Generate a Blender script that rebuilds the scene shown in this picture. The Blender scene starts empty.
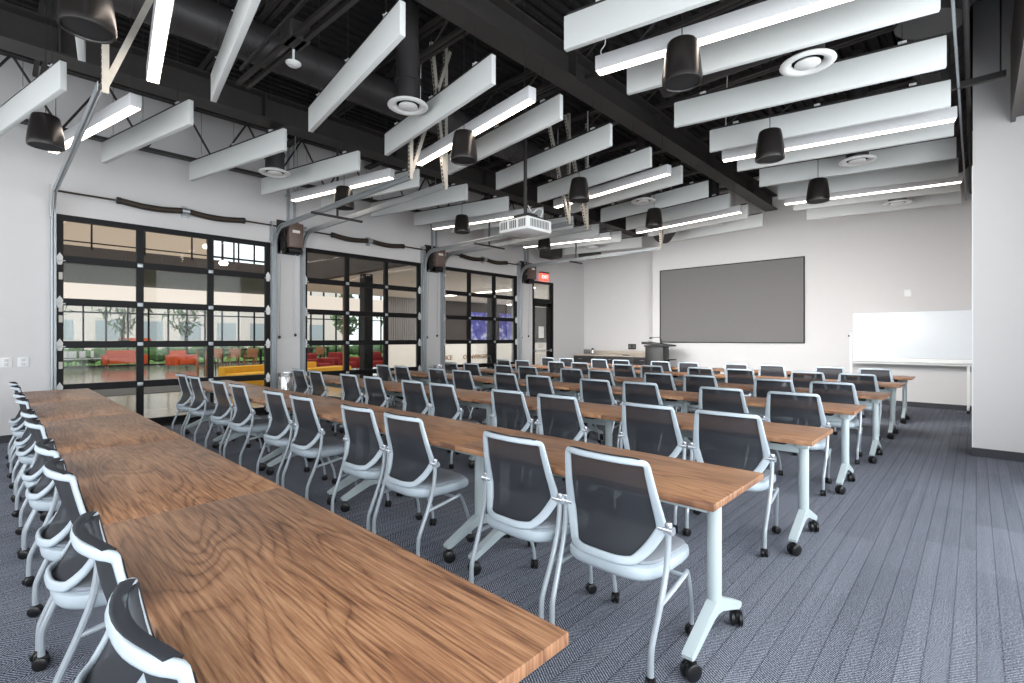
import bpy, bmesh, math, random
from math import sin, cos, pi, radians, sqrt
from mathutils import Vector, Matrix
random.seed(7)
SC = bpy.context.scene
COL = SC.collection
CAM_H = 1.375

# ------------------------------------------------------------------ materials
def srgb(r, g, b):
    f = lambda c: c / 12.92 if c <= .04045 else ((c + .055) / 1.055) ** 2.4
    return (f(r / 255), f(g / 255), f(b / 255), 1)

def new_mat(name):
    m = bpy.data.materials.new(name); m.use_nodes = True
    nt = m.node_tree
    return m, nt, nt.nodes['Principled BSDF'], nt.nodes['Material Output']

def mat(name, col, rough=.5, metal=0., noise=.06, nscale=8., bump=0., bscale=200., coat=0., emit=None, estr=0., spec=.5):
    m, nt, b, out = new_mat(name)
    N = nt.nodes.new; L = nt.links.new
    tc = N('ShaderNodeTexCoord')
    nz = N('ShaderNodeTexNoise'); nz.inputs['Scale'].default_value = nscale; nz.inputs['Detail'].default_value = 3
    L(tc.outputs['Object'], nz.inputs['Vector'])
    mx = N('ShaderNodeMix'); mx.data_type = 'RGBA'
    mx.inputs[6].default_value = tuple(c * (1 - noise) for c in col[:3]) + (1,)
    mx.inputs[7].default_value = tuple(min(1, c * (1 + noise)) for c in col[:3]) + (1,)
    L(nz.outputs['Fac'], mx.inputs[0]); L(mx.outputs[2], b.inputs['Base Color'])
    b.inputs['Roughness'].default_value = rough; b.inputs['Metallic'].default_value = metal
    b.inputs['Specular IOR Level'].default_value = spec
    if coat: b.inputs['Coat Weight'].default_value = coat; b.inputs['Coat Roughness'].default_value = .15
    if bump:
        n2 = N('ShaderNodeTexNoise'); n2.inputs['Scale'].default_value = bscale; n2.inputs['Detail'].default_value = 2
        L(tc.outputs['Object'], n2.inputs['Vector'])
        bp = N('ShaderNodeBump'); bp.inputs['Strength'].default_value = bump; bp.inputs['Distance'].default_value = .002
        L(n2.outputs['Fac'], bp.inputs['Height']); L(bp.outputs['Normal'], b.inputs['Normal'])
    if emit:
        b.inputs['Emission Color'].default_value = emit; b.inputs['Emission Strength'].default_value = estr
    return m

def wood_mat():
    m, nt, b, out = new_mat('walnut_laminate')
    N = nt.nodes.new; L = nt.links.new
    tc = N('ShaderNodeTexCoord'); oi = N('ShaderNodeObjectInfo')
    vm = N('ShaderNodeVectorMath'); vm.operation = 'MULTIPLY_ADD'
    L(oi.outputs['Random'], vm.inputs[0]); vm.inputs[1].default_value = (37, 53, 0); L(tc.outputs['Object'], vm.inputs[2])
    mp = N('ShaderNodeMapping'); mp.inputs['Scale'].default_value = (.42, 2.8, 1); L(vm.outputs[0], mp.inputs['Vector'])
    n1 = N('ShaderNodeTexNoise'); n1.inputs['Scale'].default_value = 1.7; n1.inputs['Detail'].default_value = 1.5
    n1.inputs['Roughness'].default_value = .45; n1.inputs['Distortion'].default_value = .5
    L(mp.outputs[0], n1.inputs['Vector'])
    mu = N('ShaderNodeMath'); mu.operation = 'MULTIPLY'; mu.inputs[1].default_value = 52; L(n1.outputs['Fac'], mu.inputs[0])
    sn = N('ShaderNodeMath'); sn.operation = 'SINE'; L(mu.outputs[0], sn.inputs[0])
    ab = N('ShaderNodeMath'); ab.operation = 'ABSOLUTE'; L(sn.outputs[0], ab.inputs[0])
    pw = N('ShaderNodeMath'); pw.operation = 'POWER'; pw.inputs[1].default_value = .45; L(ab.outputs[0], pw.inputs[0])
    mp2 = N('ShaderNodeMapping'); mp2.inputs['Scale'].default_value = (3, 75, 1); L(vm.outputs[0], mp2.inputs['Vector'])
    n2 = N('ShaderNodeTexNoise'); n2.inputs['Scale'].default_value = 1.6; n2.inputs['Detail'].default_value = 6; n2.inputs['Roughness'].default_value = .65
    L(mp2.outputs[0], n2.inputs['Vector'])
    mp3 = N('ShaderNodeMapping'); mp3.inputs['Scale'].default_value = (.9, 3.2, 1); L(vm.outputs[0], mp3.inputs['Vector'])
    n3 = N('ShaderNodeTexNoise'); n3.inputs['Scale'].default_value = 1.3; n3.inputs['Detail'].default_value = 3
    L(mp3.outputs[0], n3.inputs['Vector'])
    a = N('ShaderNodeMath'); a.operation = 'MULTIPLY_ADD'; a.inputs[1].default_value = .22; L(pw.outputs[0], a.inputs[0]); L(n2.outputs['Fac'], a.inputs[2])
    a2 = N('ShaderNodeMath'); a2.operation = 'MULTIPLY_ADD'; a2.inputs[1].default_value = .45; a2.inputs[2].default_value = -.385; L(n3.outputs['Fac'], a2.inputs[0])
    a3 = N('ShaderNodeMath'); a3.operation = 'ADD'; L(a.outputs[0], a3.inputs[0]); L(a2.outputs[0], a3.inputs[1])
    cr = N('ShaderNodeValToRGB'); e = cr.color_ramp.elements
    e[0].position = .22; e[0].color = srgb(70, 46, 33)
    e[1].position = .80; e[1].color = srgb(188, 146, 110)
    x = e.new(.42); x.color = srgb(126, 87, 62)
    x = e.new(.58); x.color = srgb(160, 117, 85)
    L(a3.outputs[0], cr.inputs['Fac']); L(cr.outputs['Color'], b.inputs['Base Color'])
    b.inputs['Roughness'].default_value = .42
    b.inputs['Specular IOR Level'].default_value = .5
    bp = N('ShaderNodeBump'); bp.inputs['Strength'].default_value = .06; bp.inputs['Distance'].default_value = .001
    L(n2.outputs['Fac'], bp.inputs['Height']); L(bp.outputs['Normal'], b.inputs['Normal'])
    return m

def carpet_mat():
    m, nt, b, out = new_mat('herringbone_carpet')
    N = nt.nodes.new; L = nt.links.new
    tc = N('ShaderNodeTexCoord'); sp = N('ShaderNodeSeparateXYZ'); L(tc.outputs['Object'], sp.inputs[0])
    def M(op, a=None, bb=None, c=None):
        n = N('ShaderNodeMath'); n.operation = op
        for i, v in enumerate((a, bb, c)):
            if v is None: continue
            if isinstance(v, (int, float)): n.inputs[i].default_value = v
            else: L(v, n.inputs[i])
        return n.outputs[0]
    X, Y = sp.outputs['X'], sp.outputs['Y']
    u = M('DIVIDE', X, .083)
    tri = M('PINGPONG', u, 1.0)                      # zigzag across the plank
    ph = M('MULTIPLY_ADD', tri, .055, Y)
    st = M('SINE', M('MULTIPLY', ph, 2 * pi / .0135))
    col = M('FLOOR', M('DIVIDE', X, .25)); row = M('FLOOR', M('DIVIDE', M('MULTIPLY_ADD', col, .37, Y), 1.0))
    cb = N('ShaderNodeCombineXYZ'); L(col, cb.inputs[0]); L(row, cb.inputs[1])
    wn = N('ShaderNodeTexWhiteNoise'); wn.noise_dimensions = '2D'; L(cb.outputs[0], wn.inputs['Vector'])
    nz = N('ShaderNodeTexNoise'); nz.inputs['Scale'].default_value = 170; nz.inputs['Detail'].default_value = 3; nz.inputs['Roughness'].default_value = .7; L(tc.outputs['Object'], nz.inputs['Vector'])
    mp = N('ShaderNodeMapping'); mp.inputs['Scale'].default_value = (22, .8, 1); L(tc.outputs['Object'], mp.inputs['Vector'])
    n4 = N('ShaderNodeTexNoise'); n4.inputs['Scale'].default_value = 1.0; n4.inputs['Detail'].default_value = 2; L(mp.outputs[0], n4.inputs['Vector'])
    seam = M('LESS_THAN', M('ABSOLUTE', M('SUBTRACT', M('FRACT', u), .5)), .04)
    v = M('MULTIPLY_ADD', st, .26, M('MULTIPLY_ADD', nz.outputs['Fac'], 2.2, -.6))
    v = M('ADD', v, M('MULTIPLY_ADD', n4.outputs['Fac'], .16, -.08))
    v = M('ADD', v, M('MULTIPLY_ADD', wn.outputs['Value'], .08, -.04))
    fr = M('FRACT', M('DIVIDE', X, .083))
    seam = M('LESS_THAN', fr, .07)
    v = M('MULTIPLY_ADD', seam, -.16, v)
    cr = N('ShaderNodeValToRGB'); e = cr.color_ramp.elements
    e[0].position = .05; e[0].color = srgb(26, 29, 37)
    e[1].position = .95; e[1].color = srgb(182, 187, 200)
    x = e.new(.5); x.color = srgb(90, 95, 107)
    L(v, cr.inputs['Fac']); L(cr.outputs['Color'], b.inputs['Base Color'])
    b.inputs['Roughness'].default_value = .95; b.inputs['Specular IOR Level'].default_value = .15
    bp = N('ShaderNodeBump'); bp.inputs['Strength'].default_value = .3; bp.inputs['Distance'].default_value = .003
    L(v, bp.inputs['Height']); L(bp.outputs['Normal'], b.inputs['Normal'])
    return m

def see_through(name, col, clear, rough=.6, tint=(1, 1, 1, 1), gloss=False):
    m, nt, b, out = new_mat(name)
    N = nt.nodes.new; L = nt.links.new
    tr = N('ShaderNodeBsdfTransparent'); tr.inputs['Color'].default_value = tint
    mx = N('ShaderNodeMixShader')
    tc = N('ShaderNodeTexCoord'); nz = N('ShaderNodeTexNoise'); nz.inputs['Scale'].default_value = 30; L(tc.outputs['Object'], nz.inputs['Vector'])
    if gloss:
        g = N('ShaderNodeBsdfGlossy'); g.inputs['Roughness'].default_value = .02
        fr = N('ShaderNodeFresnel'); fr.inputs['IOR'].default_value = 1.45
        mm = N('ShaderNodeMath'); mm.operation = 'MULTIPLY'; mm.inputs[1].default_value = .35; L(fr.outputs[0], mm.inputs[0])
        L(mm.outputs[0], mx.inputs[0]); L(tr.outputs[0], mx.inputs[1]); L(g.outputs[0], mx.inputs[2])
    else:
        b.inputs['Base Color'].default_value = col; b.inputs['Roughness'].default_value = rough
        mr = N('ShaderNodeMapRange'); mr.inputs[3].default_value = clear - .005; mr.inputs[4].default_value = clear + .005
        L(nz.outputs['Fac'], mr.inputs[0]); L(mr.outputs[0], mx.inputs[0]); L(b.outputs[0], mx.inputs[1]); L(tr.outputs[0], mx.inputs[2])
    L(mx.outputs[0], out.inputs['Surface'])
    return m

def emit_mat(name, col, s):
    m, nt, b, out = new_mat(name)
    N = nt.nodes.new; L = nt.links.new
    e = N('ShaderNodeEmission'); e.inputs['Color'].default_value = col; e.inputs['Strength'].default_value = s
    L(e.outputs[0], out.inputs['Surface']); return m

M = {}
M['wood'] = wood_mat(); M['carpet'] = carpet_mat()
M['paint'] = mat('white_wall_paint', srgb(212, 211, 211), .85, noise=.015, bump=.08, bscale=150)
M['base'] = mat('charcoal_vinyl', srgb(52, 54, 60), .6)
M['black_al'] = mat('black_aluminium', srgb(15, 15, 18), .5, noise=.05, spec=.25)
M['steel'] = mat('galvanised_steel', srgb(176, 182, 186), .42, metal=.75, noise=.12, nscale=20)
M['perf'] = mat('galvanised_angle', srgb(205, 200, 190), .45, metal=.5, noise=.12, nscale=20)
M['dark_steel'] = mat('black_painted_steel', srgb(42, 40, 40), .6, noise=.1)
M['joist'] = mat('black_painted_joist', srgb(50, 47, 46), .55, noise=.15)
M['deck'] = mat('black_painted_deck', srgb(20, 19, 20), .8, noise=.15)
M['duct'] = mat('black_painted_duct', srgb(52, 50, 51), .5, noise=.12)
M['chair_plastic'] = mat('pale_grey_plastic', srgb(182, 194, 203), .42, noise=.02)
M['chair_leg'] = mat('silver_chair_tube', srgb(186, 195, 202), .33, metal=.35, noise=.03)
M['chrome'] = mat('bright_knob_metal', srgb(215, 220, 226), .22, metal=.7, noise=.03)
M['mesh'] = see_through('charcoal_chair_mesh', srgb(40, 43, 50), .12, .85)
M['cushion'] = mat('grey_seat_fabric', srgb(150, 156, 165), .9, noise=.1, nscale=90, bump=.2, bscale=500)
M['caster'] = mat('black_caster_plastic', srgb(20, 20, 22), .35, noise=.1)
M['table_leg'] = mat('light_grey_powder_coat', srgb(184, 196, 199), .4, noise=.02)
M['baffle'] = mat('white_felt_baffle', srgb(208, 211, 210), .9, noise=.03, nscale=40, bump=.1, bscale=400)
M['fixture'] = mat('pale_grey_fixture_metal', srgb(205, 206, 208), .45, noise=.02)
M['lamp'] = emit_mat('warm_white_diffuser', (1, .84, .72, 1), 11.)
M['speaker'] = mat('black_speaker_shell', srgb(30, 27, 26), .3, noise=.05)
M['grille'] = mat('dark_speaker_grille', srgb(26, 26, 28), .7, noise=.2, nscale=120)
M['diffuser'] = mat('white_diffuser_metal', srgb(225, 227, 226), .5, noise=.02)
M['screen'] = mat('grey_projection_fabric', srgb(112, 110, 110), .7, noise=.02, nscale=3)
M['whiteboard'] = mat('glossy_whiteboard', srgb(232, 239, 244), .4, noise=.01)
M['white_pl'] = mat('white_plastic', srgb(232, 234, 234), .45, noise=.02)
M['plate_sh'] = mat('grey_slot', srgb(96, 98, 100), .6)
M['laminate_dk'] = mat('charcoal_cabinet_laminate', srgb(56, 54, 55), .5, noise=.08)
M['counter'] = mat('beige_stone_counter', srgb(190, 180, 168), .4, noise=.12, nscale=60)
M['glass'] = see_through('clear_pane', (1, 1, 1, 1), 1, tint=(.93, .95, .95, 1), gloss=True)
M['spring'] = mat('brown_spring_steel', srgb(64, 54, 46), .55, metal=.3, noise=.25, nscale=60)
M['opener'] = mat('brown_grey_motor_cover', srgb(104, 88, 82), .5, noise=.1)
M['label_w'] = mat('white_sticker', srgb(225, 222, 215), .6)
M['red_sign'] = mat('lit_red_sign', srgb(235, 70, 60), .5, emit=(1, .12, .08, 1), estr=1.6)
M['white_letter'] = emit_mat('white_letter_glow', (1, .9, .88, 1), 1.6)
M['concrete'] = mat('polished_concrete', srgb(165, 155, 145), .12, noise=.25, nscale=1.2)
M['mat_dk'] = mat('charcoal_floor_mat', srgb(70, 68, 68), .9, noise=.2, nscale=30)
M['lob_wall'] = mat('beige_lobby_wall', srgb(196, 178, 160), .8, noise=.05)
M['lob_white'] = mat('lobby_white_paint', srgb(232, 228, 222), .8, noise=.03)
M['lob_dark'] = mat('dark_brown_fascia', srgb(52, 42, 38), .6, noise=.15)
M['slat'] = mat('grey_metal_slat', srgb(120, 116, 114), .5, noise=.08)
M['cove'] = emit_mat('warm_cove_glow', (1, .86, .74, 1), .95)
M['orange'] = mat('orange_upholstery', srgb(205, 84, 34), .85, noise=.08)
M['red'] = mat('dark_red_upholstery', srgb(136, 34, 34), .85, noise=.08)
M['yellow'] = mat('yellow_upholstery', srgb(226, 168, 44), .85, noise=.06)
M['green'] = mat('dark_green_upholstery', srgb(44, 84, 62), .85, noise=.08)
M['oak'] = mat('warm_oak', srgb(150, 100, 66), .5, noise=.2, nscale=30)
M['blackpl'] = mat('black_furniture', srgb(19, 19, 21), .5, noise=.1)
M['purple'] = None
M['gold'] = mat('gold_letter', srgb(140, 96, 36), .5)
M['grass'] = mat('grass', srgb(110, 150, 60), .95, noise=.3, nscale=2)
M['leaf'] = mat('tree_leaves', srgb(104, 134, 84), .9, noise=.45, nscale=3)
M['bark'] = mat('tree_bark', srgb(92, 76, 62), .9, noise=.3)
M['asphalt'] = mat('pale_paving', srgb(190, 186, 180), .9, noise=.1)
M['bld'] = mat('pale_brick', srgb(226, 212, 202), .9, noise=.15, nscale=6)
M['bldwin'] = mat('pale_window_glass', srgb(168, 174, 176), .3)
M['paper'] = mat('white_paper', srgb(236, 236, 232), .8)
M['shade_box'] = mat('taupe_shade_pocket', srgb(98, 92, 90), .55, noise=.05)
M['stainless'] = mat('brushed_stainless', srgb(200, 200, 202), .25, metal=.95, noise=.12, nscale=30)

def display_mat():
    m, nt, b, out = new_mat('purple_display')
    N = nt.nodes.new; L = nt.links.new
    tc = N('ShaderNodeTexCoord'); nz = N('ShaderNodeTexNoise'); nz.inputs['Scale'].default_value = 3.2; nz.inputs['Detail'].default_value = 4
    L(tc.outputs['Object'], nz.inputs['Vector'])
    cr = N('ShaderNodeValToRGB'); e = cr.color_ramp.elements
    e[0].position = .38; e[0].color = srgb(98, 90, 170); e[1].position = .66; e[1].color = srgb(225, 226, 245)
    x = e.new(.52); x.color = srgb(118, 116, 200)
    L(nz.outputs['Fac'], cr.inputs['Fac'])
    em = N('ShaderNodeEmission'); em.inputs['Strength'].default_value = .75; L(cr.outputs['Color'], em.inputs['Color'])
    L(em.outputs[0], out.inputs['Surface']); return m
M['purple'] = display_mat()

# ------------------------------------------------------------------ mesh builder
class MB:
    def __init__(s): s.v = []; s.f = []; s.sm = []; s.mi = []; s.cur = 0
    def _add(s, vs, fs, smooth=False):
        o = len(s.v); s.v += [tuple(v) for v in vs]
        for f in fs: s.f.append([i + o for i in f]); s.sm.append(smooth); s.mi.append(s.cur)
        return s
    def box(s, c, d, bev=0., rz=0., R=None, seg=2):
        bm = bmesh.new(); bmesh.ops.create_cube(bm, size=1)
        for v in bm.verts: v.co = Vector((v.co.x * d[0], v.co.y * d[1], v.co.z * d[2]))
        if bev: bmesh.ops.bevel(bm, geom=list(bm.edges), offset=bev, segments=seg, affect='EDGES', profile=.5)
        T = Matrix.Translation(c) @ (R if R else Matrix.Rotation(rz, 4, 'Z'))
        bm.verts.index_update()
        s._add([T @ v.co for v in bm.verts], [[v.index for v in f.verts] for f in bm.faces], bool(bev)); bm.free(); return s
    def span(s, x0, x1, y0, y1, z0, z1, bev=0.):
        return s.box(((x0 + x1) / 2, (y0 + y1) / 2, (z0 + z1) / 2), (abs(x1 - x0), abs(y1 - y0), abs(z1 - z0)), bev)
    def tube(s, pts, r, n=10, closed=False, caps=True, ref=None, flat=1.0):
        P = [Vector(p) for p in pts]; k = len(P)
        rs = r if isinstance(r, (list, tuple)) else [r] * k
        vs = []; fs = []; prev = None
        for i in range(k):
            a = P[(i - 1) % k] if (closed or i > 0) else P[i]; b = P[(i + 1) % k] if (closed or i < k - 1) else P[i]
            t = (b - a).normalized()
            if ref is not None: u = (Vector(ref) - t * t.dot(Vector(ref))).normalized()
            elif prev is None:
                u = t.cross(Vector((0, 0, 1)));
                if u.length < .01: u = t.cross(Vector((1, 0, 0)))
                u.normalize()
            else: u = (prev - t * prev.dot(t)).normalized()
            prev = u; w = t.cross(u)
            for j in range(n):
                q = 2 * pi * j / n
                vs.append(P[i] + u * cos(q) * rs[i] * flat + w * sin(q) * rs[i])
        m = k if closed else k - 1
        for i in range(m):
            for j in range(n):
                a = i * n + j; b = i * n + (j + 1) % n; c = ((i + 1) % k) * n + (j + 1) % n; d = ((i + 1) % k) * n + j
                fs.append([a, b, c, d])
        s._add(vs, fs, True)
        if caps and not closed:
            o = len(s.v) - k * n
            s.f.append([o + j for j in range(n)][::-1]); s.sm.append(False); s.mi.append(s.cur)
            s.f.append([o + (k - 1) * n + j for j in range(n)]); s.sm.append(False); s.mi.append(s.cur)
        return s
    def cyl(s, a, b, r, n=16): return s.tube([a, b], r, n)
    def bar(s, a, b, w, h, ref=(0, 0, 1)):
        a = Vector(a); b = Vector(b); t = (b - a).normalized(); u = Vector(ref); u = u - t * u.dot(t)
        if u.length < .01: u = Vector((1, 0, 0)) - t * t.x
        u.normalize(); q = t.cross(u); vs = []
        for p in (a, b):
            for (i, j) in ((-1, -1), (1, -1), (1, 1), (-1, 1)): vs.append(p + q * (i * w / 2) + u * (j * h / 2))
        return s._add(vs, [[3, 2, 1, 0], [4, 5, 6, 7], [0, 1, 5, 4], [1, 2, 6, 5], [2, 3, 7, 6], [3, 0, 4, 7]])
    def lathe(s, prof, c=(0, 0, 0), n=28, M_=None):
        vs = []; fs = []; k = len(prof)
        for i in range(n):
            q = 2 * pi * i / n
            for (r, z) in prof:
                p = Vector((r * cos(q), r * sin(q), z))
                vs.append((M_ @ p if M_ else p) + Vector(c))
        for i in range(n):
            for j in range(k - 1):
                a = i * k + j; b = ((i + 1) % n) * k + j; fs.append([a, b, b + 1, a + 1])
        return s._add(vs, fs, True)
    def prism(s, poly, h0, h1, axis='Z'):
        k = len(poly)
        def m(p, h):
            return {'Z': (p[0], p[1], h), 'X': (h, p[0], p[1]), 'Y': (p[0], h, p[1])}[axis]
        vs = [m(p, h0) for p in poly] + [m(p, h1) for p in poly]
        fs = [list(range(k))[::-1], [k + i for i in range(k)]] + [[i, (i + 1) % k, k + (i + 1) % k, k + i] for i in range(k)]
        return s._add(vs, fs)
    def mesh(s, name, m, angle=40):
        me = bpy.data.meshes.new(name); me.from_pydata(s.v, [], s.f)
        for p, sm, mi in zip(me.polygons, s.sm, s.mi): p.use_smooth = sm; p.material_index = mi
        bm = bmesh.new(); bm.from_mesh(me); bmesh.ops.remove_doubles(bm, verts=bm.verts, dist=1e-6)
        bmesh.ops.recalc_face_normals(bm, faces=bm.faces); bm.to_mesh(me); bm.free()
        for x in (m if isinstance(m, (list, tuple)) else [m]): me.materials.append(x)
        if any(s.sm): me.set_sharp_from_angle(angle=radians(angle))
        return me

def obj(name, mb, m=None, parent=None, loc=None, angle=40):
    me = mb.mesh(name, m, angle) if isinstance(mb, MB) else mb
    o = bpy.data.objects.new(name, me); COL.objects.link(o)
    if parent: o.parent = parent
    if loc: o.location = loc
    return o
def thing(name, label, cat, loc=(0, 0, 0), rz=0., group=None):
    o = bpy.data.objects.new(name, None); COL.objects.link(o); o.empty_display_size = .1
    o.location = loc; o.rotation_euler = (0, 0, rz); o['label'] = label; o['category'] = cat
    if group: o['group'] = group
    return o
def tag(o, label, cat, group=None, kind=None):
    o['label'] = label; o['category'] = cat
    if group: o['group'] = group
    if kind: o['kind'] = kind
    return o
def struct(name, mb, m, label, cat):
    return tag(obj(name, mb, m), label, cat, kind='structure')
def dup(root, loc, rz=None, label=None):
    def rec(o, par):
        c = o.copy(); COL.objects.link(c); c.parent = par
        for ch in kids.get(o, ()): rec(ch, c)
        return c
    kids = {}
    def walk(o):
        kids[o] = list(o.children)
        for ch in kids[o]: walk(ch)
    walk(root)
    r = rec(root, None); r.location = loc
    if rz is not None: r.rotation_euler = (0, 0, rz)
    if label: r['label'] = label
    return r
def text_mesh(body, size, m, depth=.004, align='CENTER'):
    cu = bpy.data.curves.new('lettering', 'FONT'); cu.body = body; cu.size = size; cu.extrude = depth
    cu.align_x = align; cu.align_y = 'CENTER'
    t = bpy.data.objects.new('lettering', cu); COL.objects.link(t)
    dg = bpy.context.evaluated_depsgraph_get(); me = bpy.data.meshes.new_from_object(t.evaluated_get(dg))
    bpy.data.objects.remove(t); me.materials.clear(); me.materials.append(m); return me
ORD = ['first', 'second', 'third', 'fourth', 'fifth', 'sixth', 'seventh', 'eighth', 'ninth', 'tenth', 'eleventh', 'twelfth']

# ------------------------------------------------------------------ room shell
XW = -9.3; YB = -2.6; YS = 12.75; YR = 13.3; ZC = 5.3; XR = 1.3; YJ = 7.9
DOORS = [(.62, 3.48), (4.07, 6.80), (7.42, 10.06)]; DH = 3.11
ED = (10.72, 11.68); EDH = 3.05
struct('floor', MB().span(XW - .2, XR + .2, YB - .2, YR + .2, -.1, 0), M['carpet'], 'dark blue-grey herringbone carpet covering the whole training room', 'carpet floor')
w = MB(); ys = [YB - .2]
segs = []
opens = [(a, b, DH) for a, b in DOORS] + [(ED[0], ED[1], EDH)]
y = YB - .2
for a, b, h in opens:
    w.span(XW - .2, XW, y, a, 0, ZC); w.span(XW - .2, XW, a, b, h, ZC); y = b
w.span(XW - .2, XW, y, YR + .2, 0, ZC)
struct('wall_left', w, M['paint'], 'white wall holding three black glass sectional doors and the exit door', 'wall')
struct('wall_front', MB().span(-6.6, XR, YS, YS + .75, 0, ZC).span(XW, -6.6, YR, YR + .2, 0, ZC), M['paint'], 'white front wall behind the grey projection screen and whiteboard', 'wall')
struct('wall_corner', MB().span(-.026, XR + .2, YJ, YS, 0, ZC), M['paint'], 'white projecting corner wall at the right edge beside the whiteboard', 'wall')
WZ0, WZ1 = .35, 3.7
WIN = [(-2.2, .4), (.8, 3.4), (3.8, 6.4)]
w = MB(); y = YB - .2
for a, b in WIN:
    w.span(XR, XR + .2, y, a, 0, ZC); w.span(XR, XR + .2, a, b, 0, WZ0); w.span(XR, XR + .2, a, b, WZ1, ZC); y = b
w.span(XR, XR + .2, y, YJ, 0, ZC)
struct('wall_right', w, M['paint'], 'white window wall to the right of the camera', 'wall')
struct('wall_back', MB().span(XW, XR, YB - .2, YB, 0, ZC), M['paint'], 'white back wall behind the camera', 'wall')
for i, (a, b) in enumerate(WIN):
    t = thing('window_%d' % (i + 1), 'tall black framed window in the right wall, %s from the back' % ORD[i], 'window', (XR + .1, (a + b) / 2, WZ0)); t['kind'] = 'structure'
    h = (b - a) / 2; H = WZ1 - WZ0
    f = MB().span(-.04, .04, -h, -h + .06, 0, H).span(-.04, .04, h - .06, h, 0, H).span(-.04, .04, -h, h, 0, .06).span(-.04, .04, -h, h, H - .06, H).span(-.03, .03, -.03, .03, 0, H)
    obj('window_frame', f, M['black_al'], t); obj('pane', MB().span(-.004, .004, -h + .05, h - .05, .05, H - .05), M['glass'], t)
# ceiling: corrugated black deck
poly = []; n = 75; x0 = XW - .2; x1 = XR + .2; st = (x1 - x0) / n
for i in range(n):
    a = x0 + i * st
    poly += [(a, ZC), (a + st * .4, ZC), (a + st * .5, ZC + .05), (a + st * .9, ZC + .05)]
poly += [(x1, ZC), (x1, ZC + .15), (x0, ZC + .15)]
struct('ceiling', MB().prism(poly, YB - .2, YR + .2, 'Y'), M['deck'], 'black corrugated metal roof deck above the room', 'ceiling')
# baseboards
bb = MB(); y = YB
for a, b, h in opens: bb.span(XW, XW + .012, y, a - .08, 0, .1); y = b + .08
bb.span(XW, XW + .012, y, YR, 0, .1)
struct('baseboard_left', bb, M['base'], 'charcoal baseboard along the glass door wall', 'baseboard')
struct('baseboard_front', MB().span(-6.6, -.026, YS - .012, YS, 0, .1).span(-6.612, -6.6, YS - .012, YR, 0, .1), M['base'], 'charcoal baseboard under the projection screen', 'baseboard')
struct('baseboard_right', MB().span(-.038, XR, YJ - .012, YJ, 0, .1).span(-.038, -.026, YJ, YS - .012, 0, .1), M['base'], 'charcoal baseboard around the projecting corner wall', 'baseboard')
struct('trim_corner', MB().span(-.034, -.022, YJ - .006, YJ + .002, .1, 3.4), M['white_pl'], 'white corner guard on the edge of the projecting wall', 'trim')

# ------------------------------------------------------------------ sectional glass doors
RZ = [.04, .68, 1.29, 1.89, 2.49, DH]
which = ['nearest the camera', 'in the middle', 'farthest from the camera']
for di, (a, b) in enumerate(DOORS):
    W = b - a; t = thing('door_%d' % (di + 1), 'black framed glass sectional garage door, ' + which[di], 'garage door', (XW - .02, a, 0)); t['kind'] = 'structure'
    fr = MB(); cols = [0, W / 3, 2 * W / 3, W]
    fr.span(-.03, .03, 0, .085, 0, DH); fr.span(-.03, .03, W - .085, W, 0, DH)
    for c in cols[1:-1]: fr.span(-.03, .03, c - .045, c + .045, 0, DH)
    obj('stile_frame', fr, M['black_al'], t)
    for k, z in enumerate(RZ):
        h = .05
        z0, z1 = (z, z + .1) if k == 0 else ((z - .08, z) if k == 5 else (z - h, z + h))
        obj('rail', MB().span(-.034, .034, .02, W - .02, z0, z1), M['black_al'], t)
    for k in range(5):
        for j in range(3):
            obj('pane', MB().span(-.003, .003, cols[j] + .04, cols[j + 1] - .04, RZ[k] + .04, RZ[k + 1] - .04), M['glass'], t)
    def hinge(yc, zc):
        m = MB().prism([(yc - .03, zc - .02), (yc + .03, zc - .02), (yc + .035, zc + .025), (yc, zc + .085), (yc - .035, zc + .025)], .034, .05, 'X')
        m.prism([(yc - .034, zc - .035), (yc + .034, zc - .035), (yc + .02, zc - .085), (yc - .02, zc - .085)][::-1], .034, .05, 'X')
        m.cyl((.055, yc - .06, zc - .028), (.055, yc + .06, zc - .028), .006, 8)
        return m
    for k in range(0, 5):
        for yc in (.045, W - .045): obj('roller_hinge', hinge(yc, RZ[k] + (.1 if k == 0 else 0)), M['white_pl'], t)
    for k in range(1, 5):
        for c in cols[1:-1]:
            obj('hinge', MB().span(.034, .045, c - .035, c + .035, RZ[k] - .028, RZ[k] + .028, .004), M['steel'], t)
    if di == 0:
        for z in (.95, 1.6, 1.75, 2.2):
            obj('sticker', MB().span(.03, .032, .035, .075, z, z + .1), M['label_w'], t)
    obj('bottom_seal', MB().span(-.03, .03, 0, W, 0, .04), M['blackpl'], t)
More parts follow.
